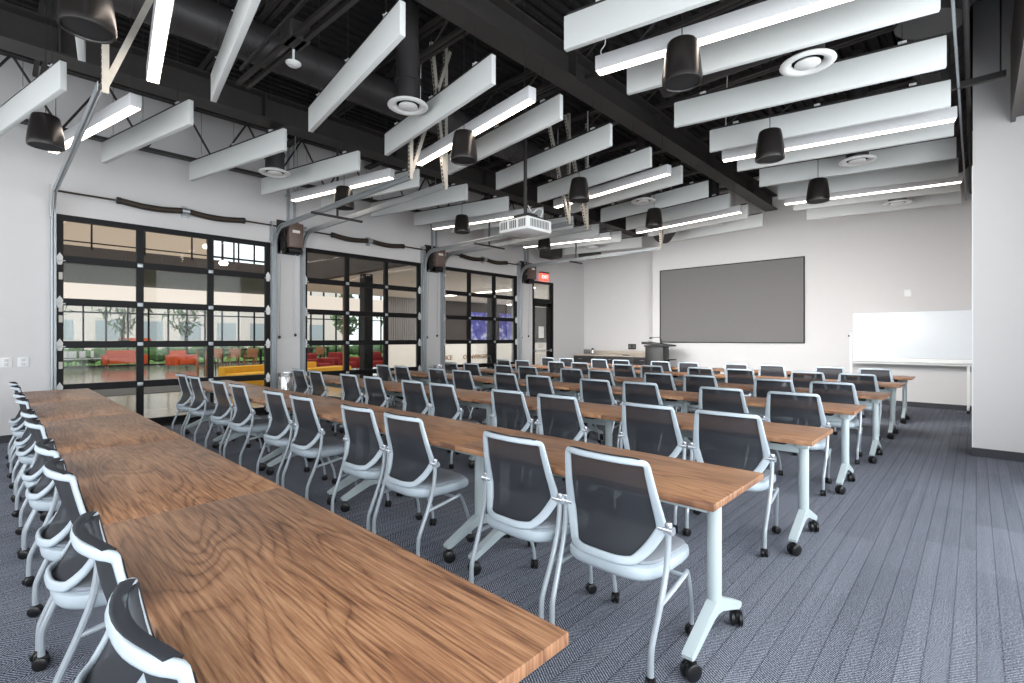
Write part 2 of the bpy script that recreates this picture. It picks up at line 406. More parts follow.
    # white jamb trims
for di, (a, b) in enumerate(DOORS):
    t = thing('torsion_spring', 'brown torsion spring pair on shaft above the glass door ' + which[di], 'door spring', (XW + .1, (a + b) / 2 + (.1 if di == 0 else 0), 3.41), group='torsion springs over the glass doors')
    W = b - a
    obj('shaft', MB().cyl((0, -W / 2 - .12, 0), (0, W / 2 + .12, 0), .014, 10), M['spring'], t)
    for s in (-1, 1):
        pts = [(0, s * (.05 + (W * .27) * k / 10), -.035 * sin(pi * k / 10)) for k in range(11)]
        m = MB().tube(pts, .043, 14)
        for k in range(1, 40):
            yy = s * (.05 + W * .27 * k / 40); zz = -.035 * sin(pi * k / 40)
            m.tube([(.0455 * cos(q * pi / 6), yy, zz + .0455 * sin(q * pi / 6)) for q in range(12)], .0035, 5, closed=True)
        obj('spring', m, M['spring'], t)
        obj('winding_cone', MB().cyl((0, s * (.05 + W * .27), 0), (0, s * (.10 + W * .27), 0), .05, 14), M['dark_steel'], t)
    obj('centre_bracket', MB().span(-.1, -.06, -.04, .04, -.09, .09).span(-.07, .02, -.012, .012, -.06, .06).cyl((0, -.05, 0), (0, .05, 0), .052, 14), M['steel'], t)
# tracks
TZ = 3.36; XE = -5.02
def track_pts(r=.32):
    p = [(0, 0, .02), (0, 0, TZ - r)]
    for k in range(1, 9):
        q = pi / 2 * k / 8; p.append((r - r * cos(q), 0, TZ - r + r * sin(q)))
    p.append((XE - XW - .1, 0, TZ)); return p
side = ['left', 'right']
for di, (a, b) in enumerate(DOORS):
    for si, yy in enumerate((a - .012, b + .035)):
        hy = {(0, 0): .0, (1, 1): -.10, (2, 0): -.14}.get((di, si), 0.); bd = {(1, 0): -.35, (1, 1): -1}.get((di, si), 1 if (di, si) == (0, 0) or si == 1 else -1)
        t = thing('door_track', 'galvanised overhead track on the %s side of the glass door %s' % (side[si], which[di]), 'door track', (XW + .10, yy, 0), group='overhead door tracks')
        P = track_pts(); m = MB(); s = 1 if si == 0 else -1
        for dw in (-.032, .032):
            q = []
            for i, p in enumerate(P):
                v = Vector(p); nx = Vector(P[min(i + 1, len(P) - 1)]) - Vector(P[max(i - 1, 0)]); nx.normalize(); nn = Vector((-nx.z, 0, nx.x))
                q.append(v + nn * dw)
            m.tube(q, .010, 6)
        for i in range(len(P) - 1):
            mid = Vector((0, -s * .028, 0)); m.bar(Vector(P[i]) + mid, Vector(P[i + 1]) + mid, .005, .075, ref=(-(P[i + 1][2] - P[i][2]), 0, P[i + 1][0] - P[i][0]))
        obj('rail', m, M['steel'], t)
        obj('jamb_angle', MB().span(-.045, -.03, -.03, .02, 0, TZ - .25).span(-.098, .03, -.034 * s - .004, -.034 * s + .004, 0, TZ - .3), M['steel'], t)
        obj('flag_plate', MB().span(-.03, .02, -.05, -.04 + .005, TZ - .32, TZ + .12), M['steel'], t)
        def perf(p0, p1):
            pp = MB(); p0 = Vector(p0); p1 = Vector(p1); L_ = (p1 - p0).length; d = (p1 - p0) / L_
            pp.bar(p0, p1, .045, .004, ref=(0, 1, 0)); pp.bar(p0 + Vector((.022, .02, 0)), p1 + Vector((.022, .02, 0)), .004, .045, ref=(0, 1, 0))
            pp.cur = 1
            for k in range(int(L_ / .05)):
                c = p0 + d * (.03 + k * .05); pp.bar(c - d * .014 + Vector((0, -.004, 0)), c + d * .014 + Vector((0, -.004, 0)), .019, .004, ref=(0, 1, 0))
            return pp
        xe = XE - XW - .1
        obj('hanger_angle', perf((xe - .02, hy, TZ - .04), (xe - .02, hy, 5.2)), [M['perf'], M['blackpl']], t)
        obj('brace_angle', perf((xe - .03, hy, TZ + .02), (xe - .03, hy + bd * .62, 5.15)), [M['perf'], M['blackpl']], t)
    # opener on the right hand pier
    yc = b + .31
    t = thing('door_opener', 'brown door opener on the pier right of the glass door ' + which[di], 'door opener', (XW, yc, 3.05), group='door openers on the piers')
    obj('motor_cover', MB().span(.1, .32, -.10, .16, -.02, .42, .015), M['opener'], t)
    obj('sticker', MB().span(.32, .322, -.04, .09, .24, .29), M['label_w'], t)
    obj('backplate', MB().span(0, .02, -.2, .2, -.12, .5).span(.02, .12, -.18, -.1, -.1, .38), M['dark_steel'], t)
    R = Matrix.Rotation(pi / 2, 4, 'X')
    for (cx, cz, rr) in ((.14, .02, .11), (.16, .22, .085)):
        obj('pulley', MB().lathe([(.012, -.02), (rr, -.02), (rr - .02, 0), (rr, .02), (.012, .02)], (cx, -.16, cz), 22, R), M['dark_steel'], t)
    obj('gear_motor', MB().cyl((.2, -.08, -.06), (.2, .14, -.06), .07, 16).lathe([(0, -.01), (.05, -.01), (.06, .01)], (.2, -.09, -.06), 16, R), M['blackpl'], t)
    obj('end_bracket', MB().span(0, .12, .22, .24, .2, .46).span(0, .02, .18, .3, .1, .46).cyl((.1, .17, .37), (.1, .3, .37), .06, 14), M['steel'], t); obj('end_bracket', MB().span(0, .1, -.32, -.24, .1, .44), M['steel'], t)
    obj('strut', MB().span(0, .04, -.02, .02, .42, 2.1).span(0, .04, .1, .14, .42, 2.1).span(0, .045, -.05, .17, .95, .99), M['steel'], t)
    obj('pull_chain', MB().tube([(.14, -.17, 0), (.09, -.17, -.8), (.06, -.17, -1.62)], .006, 6).tube([(.14, .09, -.1), (.09, .1, -.9), (.06, .12, -1.58)], .006, 6), M['steel'], t)
    for kc in ((.06, -.17, -1.65), (.06, .12, -1.61)): obj('chain_knob', MB().lathe([(0, -.03), (.022, -.02), (.022, .02), (0, .03)], kc, 10), M['blackpl'], t)
for (yy, nm, ya, yb) in ((3.77, 'first and second', 3.4, 4.15), (7.11, 'second and third', 6.75, 7.5), (10.15, 'third', 9.95, 10.35)):
    t = thing('trapeze_hanger', 'black trapeze bar carrying the horizontal tracks by the %s glass door' % nm + ('s' if 'and' in nm else ''), 'hanger', (-7.35, yy, TZ - .05), group='track trapeze hangers')
    obj('crossbar', MB().span(-.02, .02, ya - yy - .05, yb - yy + .05, -.03, 0), M['dark_steel'], t)
    obj('rod', MB().cyl((0, 0, 0), (0, 0, 1.85), .018, 8), M['dark_steel'], t)

# exit door
t = thing('door_4', 'narrow black framed glass exit door with transom under the exit sign', 'door', (XW - .05, ED[0], 0)); t['kind'] = 'structure'
W = ED[1] - ED[0]
obj('door_frame', MB().span(-.05, .06, 0, .06, 0, EDH).span(-.05, .06, W - .06, W, 0, EDH).span(-.05, .06, 0, W, EDH - .06, EDH).span(-.05, .06, 0, W, 2.42, 2.54), M['black_al'], t)
lf = obj('door_leaf', MB().span(-.02, .03, .06, .14, .02, 2.42).span(-.02, .03, W - .24, W - .06, .02, 2.42).span(-.02, .03, .1, W - .1, 2.32, 2.42).span(-.02, .03, .1, W - .1, .02, .2), M['black_al'], t)
obj('pane', MB().span(0, .006, .13, W - .22, .19, 2.33), M['glass'], lf)
obj('transom_pane', MB().span(0, .006, .05, W - .05, 2.53, EDH - .05), M['glass'], t)
obj('panic_bar', MB().cyl((.07, .12, 1.02), (.07, W - .1, 1.02), .014, 8).span(.03, .085, .1, .14, .98, 1.06).span(.03, .085, W - .14, W - .1, .98, 1.06), M['steel'], lf)
tm = text_mesh('25', .2, M['white_pl']); o = obj('door_number', tm, None, t); o.location = (.012, .17, 2.7); o.rotation_euler = (pi / 2, 0, pi / 2)
tag(obj('paper_notice', MB().span(0, .003, -.12, .12, -.17, .17), M['paper'], loc=(XW - .018, ED[0] + .42, 1.56)), 'white paper notice taped on the glass exit door', 'notice')
t = thing('exit_sign', 'small lit red exit sign above the narrow glass exit door', 'exit sign', (XW + .02, 11.2, 3.17))
obj('sign_body', MB().span(0, .05, -.17, .17, -.1, .12, .006), M['red_sign'], t)
obj('mount', MB().span(-.02, .07, -.18, .18, .12, .16, .004), M['dark_steel'], t)
o = obj('lettering', text_mesh('EXIT', .14, M['white_letter']), None, t); o.location = (.053, 0, .01); o.rotation_euler = (pi / 2, 0, pi / 2)

# ------------------------------------------------------------------ tables
TL, TW, TH = 1.524, .61, .74
ROWY = [.25, 1.893, 3.46, 5.11, 6.615, 8.38, 10.06]
ROWX = [-.64, -.727, -.73, -.762, -.716, -.735, -.74]
RN = ['nearest', 'second', 'third', 'fourth', 'fifth', 'sixth', 'farthest']
def rowname(r):
    return ['the table row nearest the camera', 'the second table row from the camera', 'the third table row from the camera', 'the fourth table row from the camera',
            'the fifth table row from the camera', 'the sixth table row from the camera', 'the last table row before the screen'][r]
def caster(mbw, c, r=.03, ang=0.):
    R = Matrix.Rotation(ang, 4, 'Z') @ Matrix.Rotation(pi / 2, 4, 'Y')
    for s in (-1, 1):
        off = Matrix.Rotation(ang, 4, 'Z') @ Vector((s * r * .48, 0, 0))
        mbw.lathe([(0, -r * .3), (r * .8, -r * .3), (r, -r * .18), (r, r * .18), (r * .8, r * .3), (0, r * .3)], (c[0] + off.x, c[1] + off.y, r), 18, R)
    mbw.box((c[0], c[1], r * 1.25), (r * .45, r * 1.5, r * 1.3), r * .12, ang)
    mbw.cyl((c[0], c[1], r * 1.5), (c[0], c[1], c[2]), r * .28, 8)
    return mbw
def make_table(label):
    t = thing('training_table', label, 'table', group='walnut training tables in rows')
    obj('tabletop', MB().span(-TL / 2 + .001, TL / 2 - .001, 0, TW, TH - .029, TH, .0025), M['wood'], t)
    obj('crossbeam', MB().span(-TL / 2 + .13, TL / 2 - .13, .285, .325, .60, .69, .006), M['table_leg'], t)
    for s in (-1, 1):
        x = s * (TL / 2 - .115)
        leg = obj('leg', MB().tube([(x, .305, .19), (x, .305, TH - .03)], .031, 18).span(x - .03, x + .03, .1, .51, TH - .045, TH - .029).span(x - .04, x + .04, .25, .36, TH - .1, TH - .04, .01), M['table_leg'], t)
        f = MB()
        for d in (-1, 1):
            pl = [(.0, .228), (.03, .226), (.06, .212), (.27, .116), (.285, .104), (.28, .088), (.255, .084), (.05, .158), (.0, .165)]
            pl = [(.305 + d * u, v) for u, v in pl]
            f.prism(pl if d < 0 else pl[::-1], x - .022, x + .022, 'X')
            f.prism([(u, v + .002) for u, v in ([(.305 + d * q, w) for q, w in ((.04, .218), (.06, .211), (.265, .117), (.262, .112), (.06, .205), (.04, .212))])], x - .016, x + .016, 'X')
        obj('foot', f, M['table_leg'], leg)
        for d in (-1, 1): obj('caster', caster(MB(), (x + .005, .305 + d * .258, .09), .036, .5 * d), M['caster'], leg)
    for x in (-TL / 2 + .25, TL / 2 - .25): obj('flip_bracket', MB().span(x - .05, x + .05, .2, .42, .66, TH - .029, .008), M['dark_steel'], t)
    return t
table0 = None
for r in range(7):
    for k in range(5):
        lab = ('walnut-topped training table, %s in %s' % ('rightmost' if k == 0 else 'leftmost' if k == 4 else ORD[k] + ' from right', rowname(r)))
        loc = (ROWX[r] - TL * (k + .5), ROWY[r], 0)
        if table0 is None: table0 = make_table(lab); table0.location = loc
        else: dup(table0, loc, 0, lab)

# ------------------------------------------------------------------ chairs
def catmull(P, n=5, closed=True):
    out = []; k = len(P)
    for i in range(k if closed else k - 1):
        p0 = Vector(P[(i - 1) % k] if closed or i > 0 else P[i]); p1 = Vector(P[i]); p2 = Vector(P[(i + 1) % k]); p3 = Vector(P[(i + 2) % k] if closed or i + 2 < k else P[(i + 1) % k])
        for j in range(n):
            q = j / n
            out.append(.5 * ((2 * p1) + (p2 - p0) * q + (2 * p0 - 5 * p1 + 4 * p2 - p3) * q * q + (3 * p1 - p0 - 3 * p2 + p3) * q ** 3))
    if not closed: out.append(Vector(P[-1]))
    return out
# half loop of the back frame centre line, bottom centre -> top centre : x, y, z, half width
HALF = [(0, -.116, .460, .0175), (.078, -.111, .459, .0175), (.130, -.088, .460, .018), (.156, -.070, .471, .020), (.192, -.033, .515, .023), (.222, -.006, .570, .024),
        (.232, .000, .594, .0245), (.230, -.006, .632, .023), (.219, -.034, .725, .0195), (.206, -.056, .820, .0165), (.202, -.062, .851, .0145), (.191, -.068, .8665, .0135),
        (.158, -.092, .871, .0135), (.085, -.114, .873, .0135), (0, -.120, .874, .0135)]
def make_chair(label):
    t = thing('training_chair', label, 'chair', group='mesh-back chairs along the table rows')
    loop = HALF + [(-x, y, z, w) for (x, y, z, w) in HALF[-2:0:-1]]
    C = catmull([p[:3] for p in loop], 3); Wd = [p[0] for p in catmull([(p[3], 0, 0) for p in loop], 3)]
    k = len(C); vs = []; fs = []; n = 10
    for i in range(k):
        T = (C[(i + 1) % k] - C[(i - 1) % k]).normalized()
        nrm = Vector((0, -1, .25)); nrm = (nrm - T * nrm.dot(T)).normalized(); u = T.cross(nrm)
        for j in range(n):
            q = 2 * pi * j / n; cx = math.copysign(abs(cos(q)) ** .6, cos(q)); sy = math.copysign(abs(sin(q)) ** .6, sin(q))
            vs.append(C[i] + u * cx * Wd[i] + nrm * sy * .0085)
    for i in range(k):
        for j in range(n):
            fs.append([i * n + j, i * n + (j + 1) % n, ((i + 1) % k) * n + (j + 1) % n, ((i + 1) % k) * n + j])
    bf = obj('back_frame', MB()._add(vs, fs, True), M['chair_plastic'], t, angle=60)
    H = catmull([p[:3] for p in HALF], 2, closed=False)
    vs = []; fs = []; m = 10; rows = H[1:]
    for i, p in enumerate(rows):
        px = p.x + .008 if p.z > .6 else p.x + .002
        if i >= len(rows) - 6: px = min(px, .207)
        zz = abs(p.z - .594) / (.277 if p.z > .594 else .154)
        if p.x < .16 and p.z > .8: continue
        for j in range(m + 1):
            q = j / m * 2 - 1; bow = (1 - q * q) * .05 * (1 - .25 * min(1, zz) ** 2) * min(1, p.x / .19) ** 2
            vs.append(Vector((px * q, p.y - bow + .0125, p.z)))
    top = len(vs) // (m + 1)
    for (dz, dy) in ((.8875, -.068), (.8905, -.082), (.8895, -.096)):
        for j in range(m + 1):
            q = j / m * 2 - 1; vs.append(Vector((.180 * q, dy - (1 - q * q) * .042 + .012 - .004 * q ** 6, dz - .007 * q ** 6)))
    top += 3
    for i in range(top - 1):
        for j in range(m): fs.append([i * (m + 1) + j, i * (m + 1) + j + 1, (i + 1) * (m + 1) + j + 1, (i + 1) * (m + 1) + j])
    o = obj('back_mesh', MB()._add(vs, fs, True), M['mesh'], bf); o['label'] = 'charcoal see-through mesh panel'
    # seat shell (superellipse slab)
    def outline(sx, y0, y1, ins):
        pts = []
        for j in range(36):
            q = 2 * pi * j / 36; c, s_ = cos(q), sin(q); e = .52
            x = math.copysign(abs(c) ** e, c); yy = math.copysign(abs(s_) ** e, s_)
            wd = sx * (1 - .05 * (1 - yy) * .5)
            pts.append((x * (wd - ins), (y0 + y1) / 2 + yy * ((y1 - y0) / 2 - ins)))
        return pts
    def slab(y0, y1, sx, prof, dip=0.):
        vs = []; fs = []; k = 36
        for (ins, z) in prof:
            for (x, yy) in outline(sx, y0, y1, ins):
                drop = -.022 * max(0, (yy - (y1 - .1)) / .1) ** 2 + .012 * max(0, ((y0 + .12) - yy) / .12)
                vs.append((x, yy, z + drop))
        for i in range(len(prof) - 1):
            for j in range(k): fs.append([i * k + j, i * k + (j + 1) % k, (i + 1) * k + (j + 1) % k, (i + 1) * k + j])
        fs.append([j for j in range(k)][::-1]); fs.append([(len(prof) - 1) * k + j for j in range(k)])
        return MB()._add(vs, fs, True)
    st = obj('seat', slab(-.112, .375, .230, [(.09, .362), (.04, .365), (.012, .375), (.001, .390), (0, .412), (.004, .427), (.014, .434), (.05, .436)]), M['chair_plastic'], t)
    o = obj('seat_cushion', slab(-.085, .36, .215, [(.004, .432), (0, .438), (.004, .447), (.02, .454), (.06, .456)]), M['cushion'], st)
    for s in (-1, 1):
        rear = obj('rear_leg', MB().tube(catmull([(s * .262, .002, .618), (s * .262, -.002, .53), (s * .261, -.018, .43), (s * .257, -.058, .31), (s * .251, -.106, .19), (s * .250, -.118, .14), (s * .249, -.120, .055)], 3, closed=False), .0125, 9), M['chair_leg'], t)
        obj('caster', caster(MB(), (s * .249, -.120, .06), .026, .4 * s), M['caster'], rear)
        fl = obj('front_leg', MB().tube(catmull([(s * .259, -.05, .318), (s * .255, .06, .332), (s * .246, .19, .350), (s * .238, .225, .342), (s * .226, .27, .27), (s * .21, .325, .15), (s * .205, .34, .055)], 3, closed=False), .0105, 8), M['chair_leg'], t)
        obj('caster', caster(MB(), (s * .205, .34, .06), .026, -.5 * s), M['caster'], fl)
        kn = obj('pivot_knob', MB().cyl((s * .222, .002, .596), (s * .282, .002, .596), .013, 12).cyl((s * .248, .002, .596), (s * .284, .002, .596), .0185, 14).lathe([(0, .012), (.014, .01), (.017, 0), (.014, -.01)], (s * .262, .002, .618), 12), M['chrome'], t)
    obj('stretcher', MB().cyl((-.247, .17, .349), (.247, .17, .349), .010, 8), M['chair_leg'], t)
    return t
CHX = [[-1.08, -1.65, -2.58, -3.14, -4.08, -4.63, -5.62, -6.17, -7.15, -7.76],
       [-1.17, -1.725, -2.70, -3.28, -4.21, -4.81, -5.79, -6.45, -7.43, -8.04],
       [-1.22, -1.80, -2.67, -3.27, -4.27, -4.82, -5.69, -6.32, -7.33, -7.93],
       [-1.22, -1.87, -2.77, -3.38, -4.28, -4.90, -5.85, -6.48, -7.49, -8.09],
       [-1.19, -1.80, -2.71, -3.31, -4.29, -4.85, -5.81, -6.41, -7.30, -7.94],
       [-1.21, -1.82, -2.78, -3.43, -4.33, -4.92, -5.93, -6.55, -7.52, -8.13],
       [-1.21, -1.85, -2.77, -3.41, -4.37, -5.00, -5.97, -6.57, -7.54, -8.15]]
chair0 = None
for r in range(7):
    for k, x in enumerate(CHX[r]):
        lab = 'grey mesh-back chair, %s at %s' % ('rightmost' if k == 0 else 'leftmost' if k == 9 else ORD[k] + ' from right', rowname(r))
        loc = (x, ROWY[r] + (.018 if r == 0 else 0), 0); rz = random.uniform(-.025, .025)
        if chair0 is None: chair0 = make_chair(lab); chair0.location = loc
        else: dup(chair0, loc, rz, lab)

# ------------------------------------------------------------------ ceiling baffles, lights, speakers, diffusers
ZB = 3.725; BH = .27
def make_baffle(label):
    t = thing('acoustic_baffle', label, 'ceiling baffle', group='white acoustic ceiling baffles')
    L_ = 2.30
    obj('felt_panel', MB().span(-L_ / 2, L_ / 2, -.025, .025, 0, BH, .004), M['baffle'], t)
    obj('mounting_rail', MB().span(-L_ / 2 + .02, L_ / 2 - .02, -.018, .018, BH, BH + .022), M['dark_steel'], t)
    for x in (-.85, 0, .85):
        c = obj('clip', MB().span(x - .03, x + .03, -.012, .012, BH + .02, BH + .05).span(x - .005, x + .005, -.03, .03, BH + .03, BH + .04), M['fixture'], t)
        obj('suspension_cable', MB().cyl((x, 0, BH + .04), (x, 0, 1.45), .0025, 5), M['dark_steel'], c)
    return t
BANK = [('left', 'over the glass doors', -7.395, radians(11.8), [.24, 1.28, 2.29, 3.30, 4.31, 5.31, 6.32, 7.32, 8.32, 9.31, 10.30, 11.29], [.78, 3.80, 6.80, 9.72]),
        ('middle', 'over the middle aisle', -4.375, radians(-7.7), [.38, 1.37, 2.35, 3.34, 4.36, 5.35, 6.36, 7.34, 8.33, 9.32, 10.30, 11.25], [.87, 3.83, 6.82, 9.76]),
        ('right', 'nearest the right wall', -1.315, radians(11.3), [3.45, 4.44, 5.46, 6.46, 7.44, 8.41, 9.40, 10.36, 11.33], [3.93, 6.90, 9.80])]
baf0 = None; lit0 = None
def make_light(label):
    t = thing('linear_light', label, 'ceiling light', group='linear pendant lights between baffles')
    L_ = 2.34
    obj('housing', MB().span(-L_ / 2, L_ / 2, -.05, .05, .006, .135, .003), M['fixture'], t)
    obj('light_diffuser', MB().span(-L_ / 2 + .012, L_ / 2 - .012, -.043, .043, 0, .0065), M['lamp'], t)
    for x in (-1.05, 1.05): obj('suspension_cable', MB().cyl((x, 0, .13), (x, 0, 1.4), .003, 5), M['dark_steel'], t)
    obj('power_cord', MB().tube(catmull([(-1.12, 0, .13), (-1.14, .01, .2), (-1.10, .02, .28), (-1.13, .01, .5), (-1.1, 0, 1.4)], 4, closed=False), .005, 6), M['white_pl'], t)
    return t
for (bn, where, xm, ang, ylist, llist) in BANK:
    nb = len(ylist)
    for i, y in enumerate(ylist):
        pos = 'nearest the camera' if i == 0 else 'farthest from the camera' if i == nb - 1 else ORD[i] + ' from the camera'
        lab = 'white felt ceiling baffle, %s in the %s bank' % (pos, bn)
        if baf0 is None: baf0 = make_baffle(lab); baf0.location = (xm, y, ZB); baf0.rotation_euler = (0, 0, ang)
        else: dup(baf0, (xm, y, ZB), ang, lab)
    for i, y in enumerate(llist):
        pos = 'nearest the camera' if i == 0 else 'farthest from the camera' if i == len(llist) - 1 else ORD[i] + ' from the camera'
        lab = 'glowing linear pendant light, %s in the %s baffle bank' % (pos, bn)
        loc = (xm + (.03 if bn != 'right' else .015), y, ZB)
        if lit0 is None: lit0 = make_light(lab); lit0.location = loc; lit0.rotation_euler = (0, 0, ang)
        else: dup(lit0, loc, ang, lab)
def make_speaker(label):
    t = thing('pendant_speaker', label, 'speaker', group='black pendant speakers')
    obj('shell', MB().lathe([(.0, .325), (.095, .325), (.108, .319), (.115, .305), (.127, .24), (.143, .13), (.151, .05), (.152, .02), (.148, .0), (.136, 0), (.132, .012)], n=36), M['speaker'], t)
    obj('speaker_grille', MB().lathe([(.134, .010), (.06, .006), (0, .005)], n=32), M['grille'], t)
    obj('hanging_bracket', MB().tube([(-.02, 0, .324), (-.012, 0, .345), (.012, 0, .345), (.02, 0, .324)], .004, 6), M['dark_steel'], t)
    obj('suspension_cable', MB().cyl((0, 0, .345), (0, 0, 1.86), .004, 6), M['dark_steel'], t)
    return t
sp0 = None
SPK = [('right', -1.68, [3.73, 6.0, 8.31]), ('middle', -4.21, [.435, 3.675, 5.895, 8.19]), ('left', -7.08, [.40, 3.74, 6.13, 8.57])]
for bn, x, ysp in SPK:
    for i, y in enumerate(ysp):
        pos = 'nearest the camera' if i == 0 else 'farthest from the camera' if i == len(ysp) - 1 else ORD[i] + ' from the camera'
        lab = 'black pendant speaker, %s under the %s baffle bank' % (pos, bn)
        if sp0 is None: sp0 = make_speaker(lab); sp0.location = (x, y, 3.38)
        else: dup(sp0, (x, y, 3.38), 0, lab)
def make_diff(label, low=False):
    t = thing('round_diffuser', label, 'air diffuser', group='round white air diffusers')
    obj('outer_ring', MB().lathe([(.12, .03), (.135, .012), (.16, .0), (.2, .002), (.214, .012), (.21, .022), (.16, .03), (.13, .055)], n=36), M['diffuser'], t)
    obj('centre_disc', MB().lathe([(0, -.004), (.085, -.002), (.1, .008), (.095, .02), (0, .03)], n=32), M['diffuser'], t)
    obj('duct_collar', MB().lathe([(.128, .02), (.128, .26), (.14, .265), (.14, .3), (.12, .31), (.125, .5), (.12, .6)] + ([] if low else [(.11, .8), (.12, 1.1), (.115, 1.45)]) + [(0, .6 if low else 1.45)], n=24), M['duct'], t)
    return t
df0 = None
for (x, y, zd, lab) in ((-4.41, 3.06, 3.84, 'round white ceiling air diffuser, nearest the camera in the middle bank'), (-4.30, 7.96, 3.80, 'round white ceiling air diffuser, second from the camera in the middle bank'),
                    (-4.15, 10.80, 3.84, 'round white ceiling air diffuser, farthest from the camera in the middle bank'), (-7.36, 2.82, 3.75, 'round white ceiling air diffuser, nearest the camera in the left bank'),
                    (-7.27, 10.74, 3.73, 'round white ceiling air diffuser, far from the camera in the left bank'), (-1.055, 4.83, 3.73, 'round white ceiling air diffuser, nearest the camera in the right bank'),
                    (-1.15, 7.92, 3.725, 'round white ceiling air diffuser, middle one of the right bank'), (-1.0, 10.87, 3.725, 'round white ceiling air diffuser, farthest from the camera in the right bank')):
    if x < -7: make_diff(lab, True).location = (x, y, zd)
    elif df0 is None: df0 = make_diff(lab); df0.location = (x, y, zd)
    else: dup(df0, (x, y, zd), 0, lab)

# steel above
def ibeam(name, label, x, y0, y1, z, w, h, g):
    m = MB().span(-w / 2, w / 2, y0, y1, 0, .022).span(-.012, .012, y0, y1, .022, h - .022).span(-w / 2, w / 2, y0, y1, h - .022, h)
    for k in range(int((y1 - y0) / 2.1)): m.span(-w / 2 + .01, w / 2 - .01, y0 + 1 + k * 2.1, y0 + 1.02 + k * 2.1, .022, h - .022)
    return tag(obj(name, m, M['joist'], loc=(x, 0, z)), label, 'steel beam', g)
ibeam('steel_beam', 'black steel beam running to the screen between middle and right baffle banks', -3.52, YB, 12.7, 4.4, .26, .34, 'black roof beams')
ibeam('steel_beam', 'black steel beam running lengthwise above the left baffle bank', -7.25, YB, 13.2, 4.4, .32, .36, 'black roof beams')
def truss(name, label, p0, p1, z0, z1, g):
    p0 = Vector(p0); p1 = Vector(p1); L_ = (p1 - p0).length; d = (p1 - p0) / L_; nrm = Vector((-d.y, d.x, 0)); m = MB()
    for z in (z0, z1):
        for s in (-1, 1): m.bar(p0 + nrm * s * .035 + Vector((0, 0, z)), p1 + nrm * s * .035 + Vector((0, 0, z)), .05, .045)
    n = max(2, int(L_ / .9)); st = L_ / n
    for k in range(n):
        a = p0 + d * (k * st); b = p0 + d * ((k + .5) * st); c = p0 + d * ((k + 1) * st)
        m.tube([a + Vector((0, 0, z1)), b + Vector((0, 0, z0))], .016, 6); m.tube([b + Vector((0, 0, z0)), c + Vector((0, 0, z1))], .016, 6)
    return tag(obj(name, m, M['joist']), label, 'roof joist', g)
truss('steel_joist', 'black open-web joist running along the top of the glass door wall', (-8.95, YB, 0), (-8.95, 13.2, 0), 4.18, 5.0, 'black open-web roof joists')
for i in range(9):
    y = -1.2 + i * 1.65
    truss('steel_joist', 'black open-web joist crossing the room overhead, %s from the camera end' % ORD[i], (XW + .05, y, 0), ((XR if y < YJ else -.03) - .05, y, 0), 4.93, 5.24, 'black open-web roof joists')
def ducttube(name, label, P, r, ribs=True, g='black air ducts'):
    m = MB().tube(P, r, 24)
    if ribs:
        for i in range(len(P) - 1):
            a = Vector(P[i]); b = Vector(P[i + 1]); L_ = (b - a).length
            for k in range(int(L_ / .35)):
                c = a + (b - a) * ((k + .5) * .35 / L_); d = (b - a).normalized()
                m.tube([c - d * .008, c + d * .008], r + .006, 24)
    return tag(obj(name, m, M['duct']), label, 'air duct', g)
ducttube('air_duct', 'large round black duct along the right side of the ceiling', [(-.33, -1, 4.75), (-.33, 12.6, 4.75)], .27)
ducttube('air_duct', 'round black duct crossing the ceiling beyond the second right-bank baffle', [(-3.0, 6.1, 4.72), (-.6, 6.1, 4.72)], .16)
ducttube('air_duct', 'long round black duct over the middle baffle bank', [(-5.9, -1, 4.7), (-5.9, 12.4, 4.7)], .22)
tag(obj('duct_elbow', MB().tube([(.35 + .75 * cos(q), 5.6, 4.0 + .55 * sin(q)) for q in [pi * .5 + pi * .5 * k / 8 for k in range(9)]], .26, 24), M['duct'], loc=(.1, .2, .2)), 'wide curved black duct elbow at the upper right by the corner wall', 'air duct', 'black air ducts')
t = thing('trapeze_hanger', 'black trapeze bar hanging on rods by the right corner wall', 'hanger', (.1, 6.9, 4.0))
obj('crossbar', MB().span(-.35, .12, -.025, .025, -.03, .03), M['dark_steel'], t); obj('rod', MB().cyl((.08, 0, 0), (.08, 0, 1.3), .008, 6).cyl((-.3, 0, 0), (-.3, 0, 1.3), .008, 6), M['dark_steel'], t)
for (P, lab) in (([(-.13, 0, 3.98), (-.13, 12.6, 3.98)], 'thin grey conduit running along the right ends of the baffles'),
                 ([(-.06, 0, 4.1), (-.06, 12.6, 4.1)], 'second thin conduit running along the right ends of the baffles'),
                 ([(-5.8, 5.05, 4.6), (.8, 5.05, 4.6)], 'black conduit crossing over the middle of the room'),
                 ([(-3.4, 3.1, 4.55), (.8, 3.1, 4.55)], 'black conduit crossing near the camera end at right'),
                 ([(-5.9, 1.9, 4.35), (-3.6, 1.9, 4.35)], 'black strut crossing between beams near the camera')):
    tag(obj('conduit', MB().tube(P, .022 if 'grey' not in lab else .012, 8), M['steel'] if 'grey' in lab else M['dark_steel']), lab, 'conduit', 'ceiling conduits')
t = thing('strut_channel', 'black strut rail pair carrying a junction box near the camera', 'strut', (-4.9, 1.98, 4.2), .045)
obj('rail', MB().bar((-1.05, .05, 0), (1.5, .05, 0), .04, .04).bar((-1.05, -.05, 0), (1.5, -.05, 0), .04, .04), M['joist'], t)
obj('junction_box', MB().span(.08, .3, -.1, .1, -.02, .15, .01), M['joist'], t)
obj('hanger_rod', MB().cyl((-.9, 0, 0), (-.9, 0, 1.05), .01, 6).cyl((1.3, 0, 0), (1.3, 0, 1.05), .01, 6), M['dark_steel'], t)
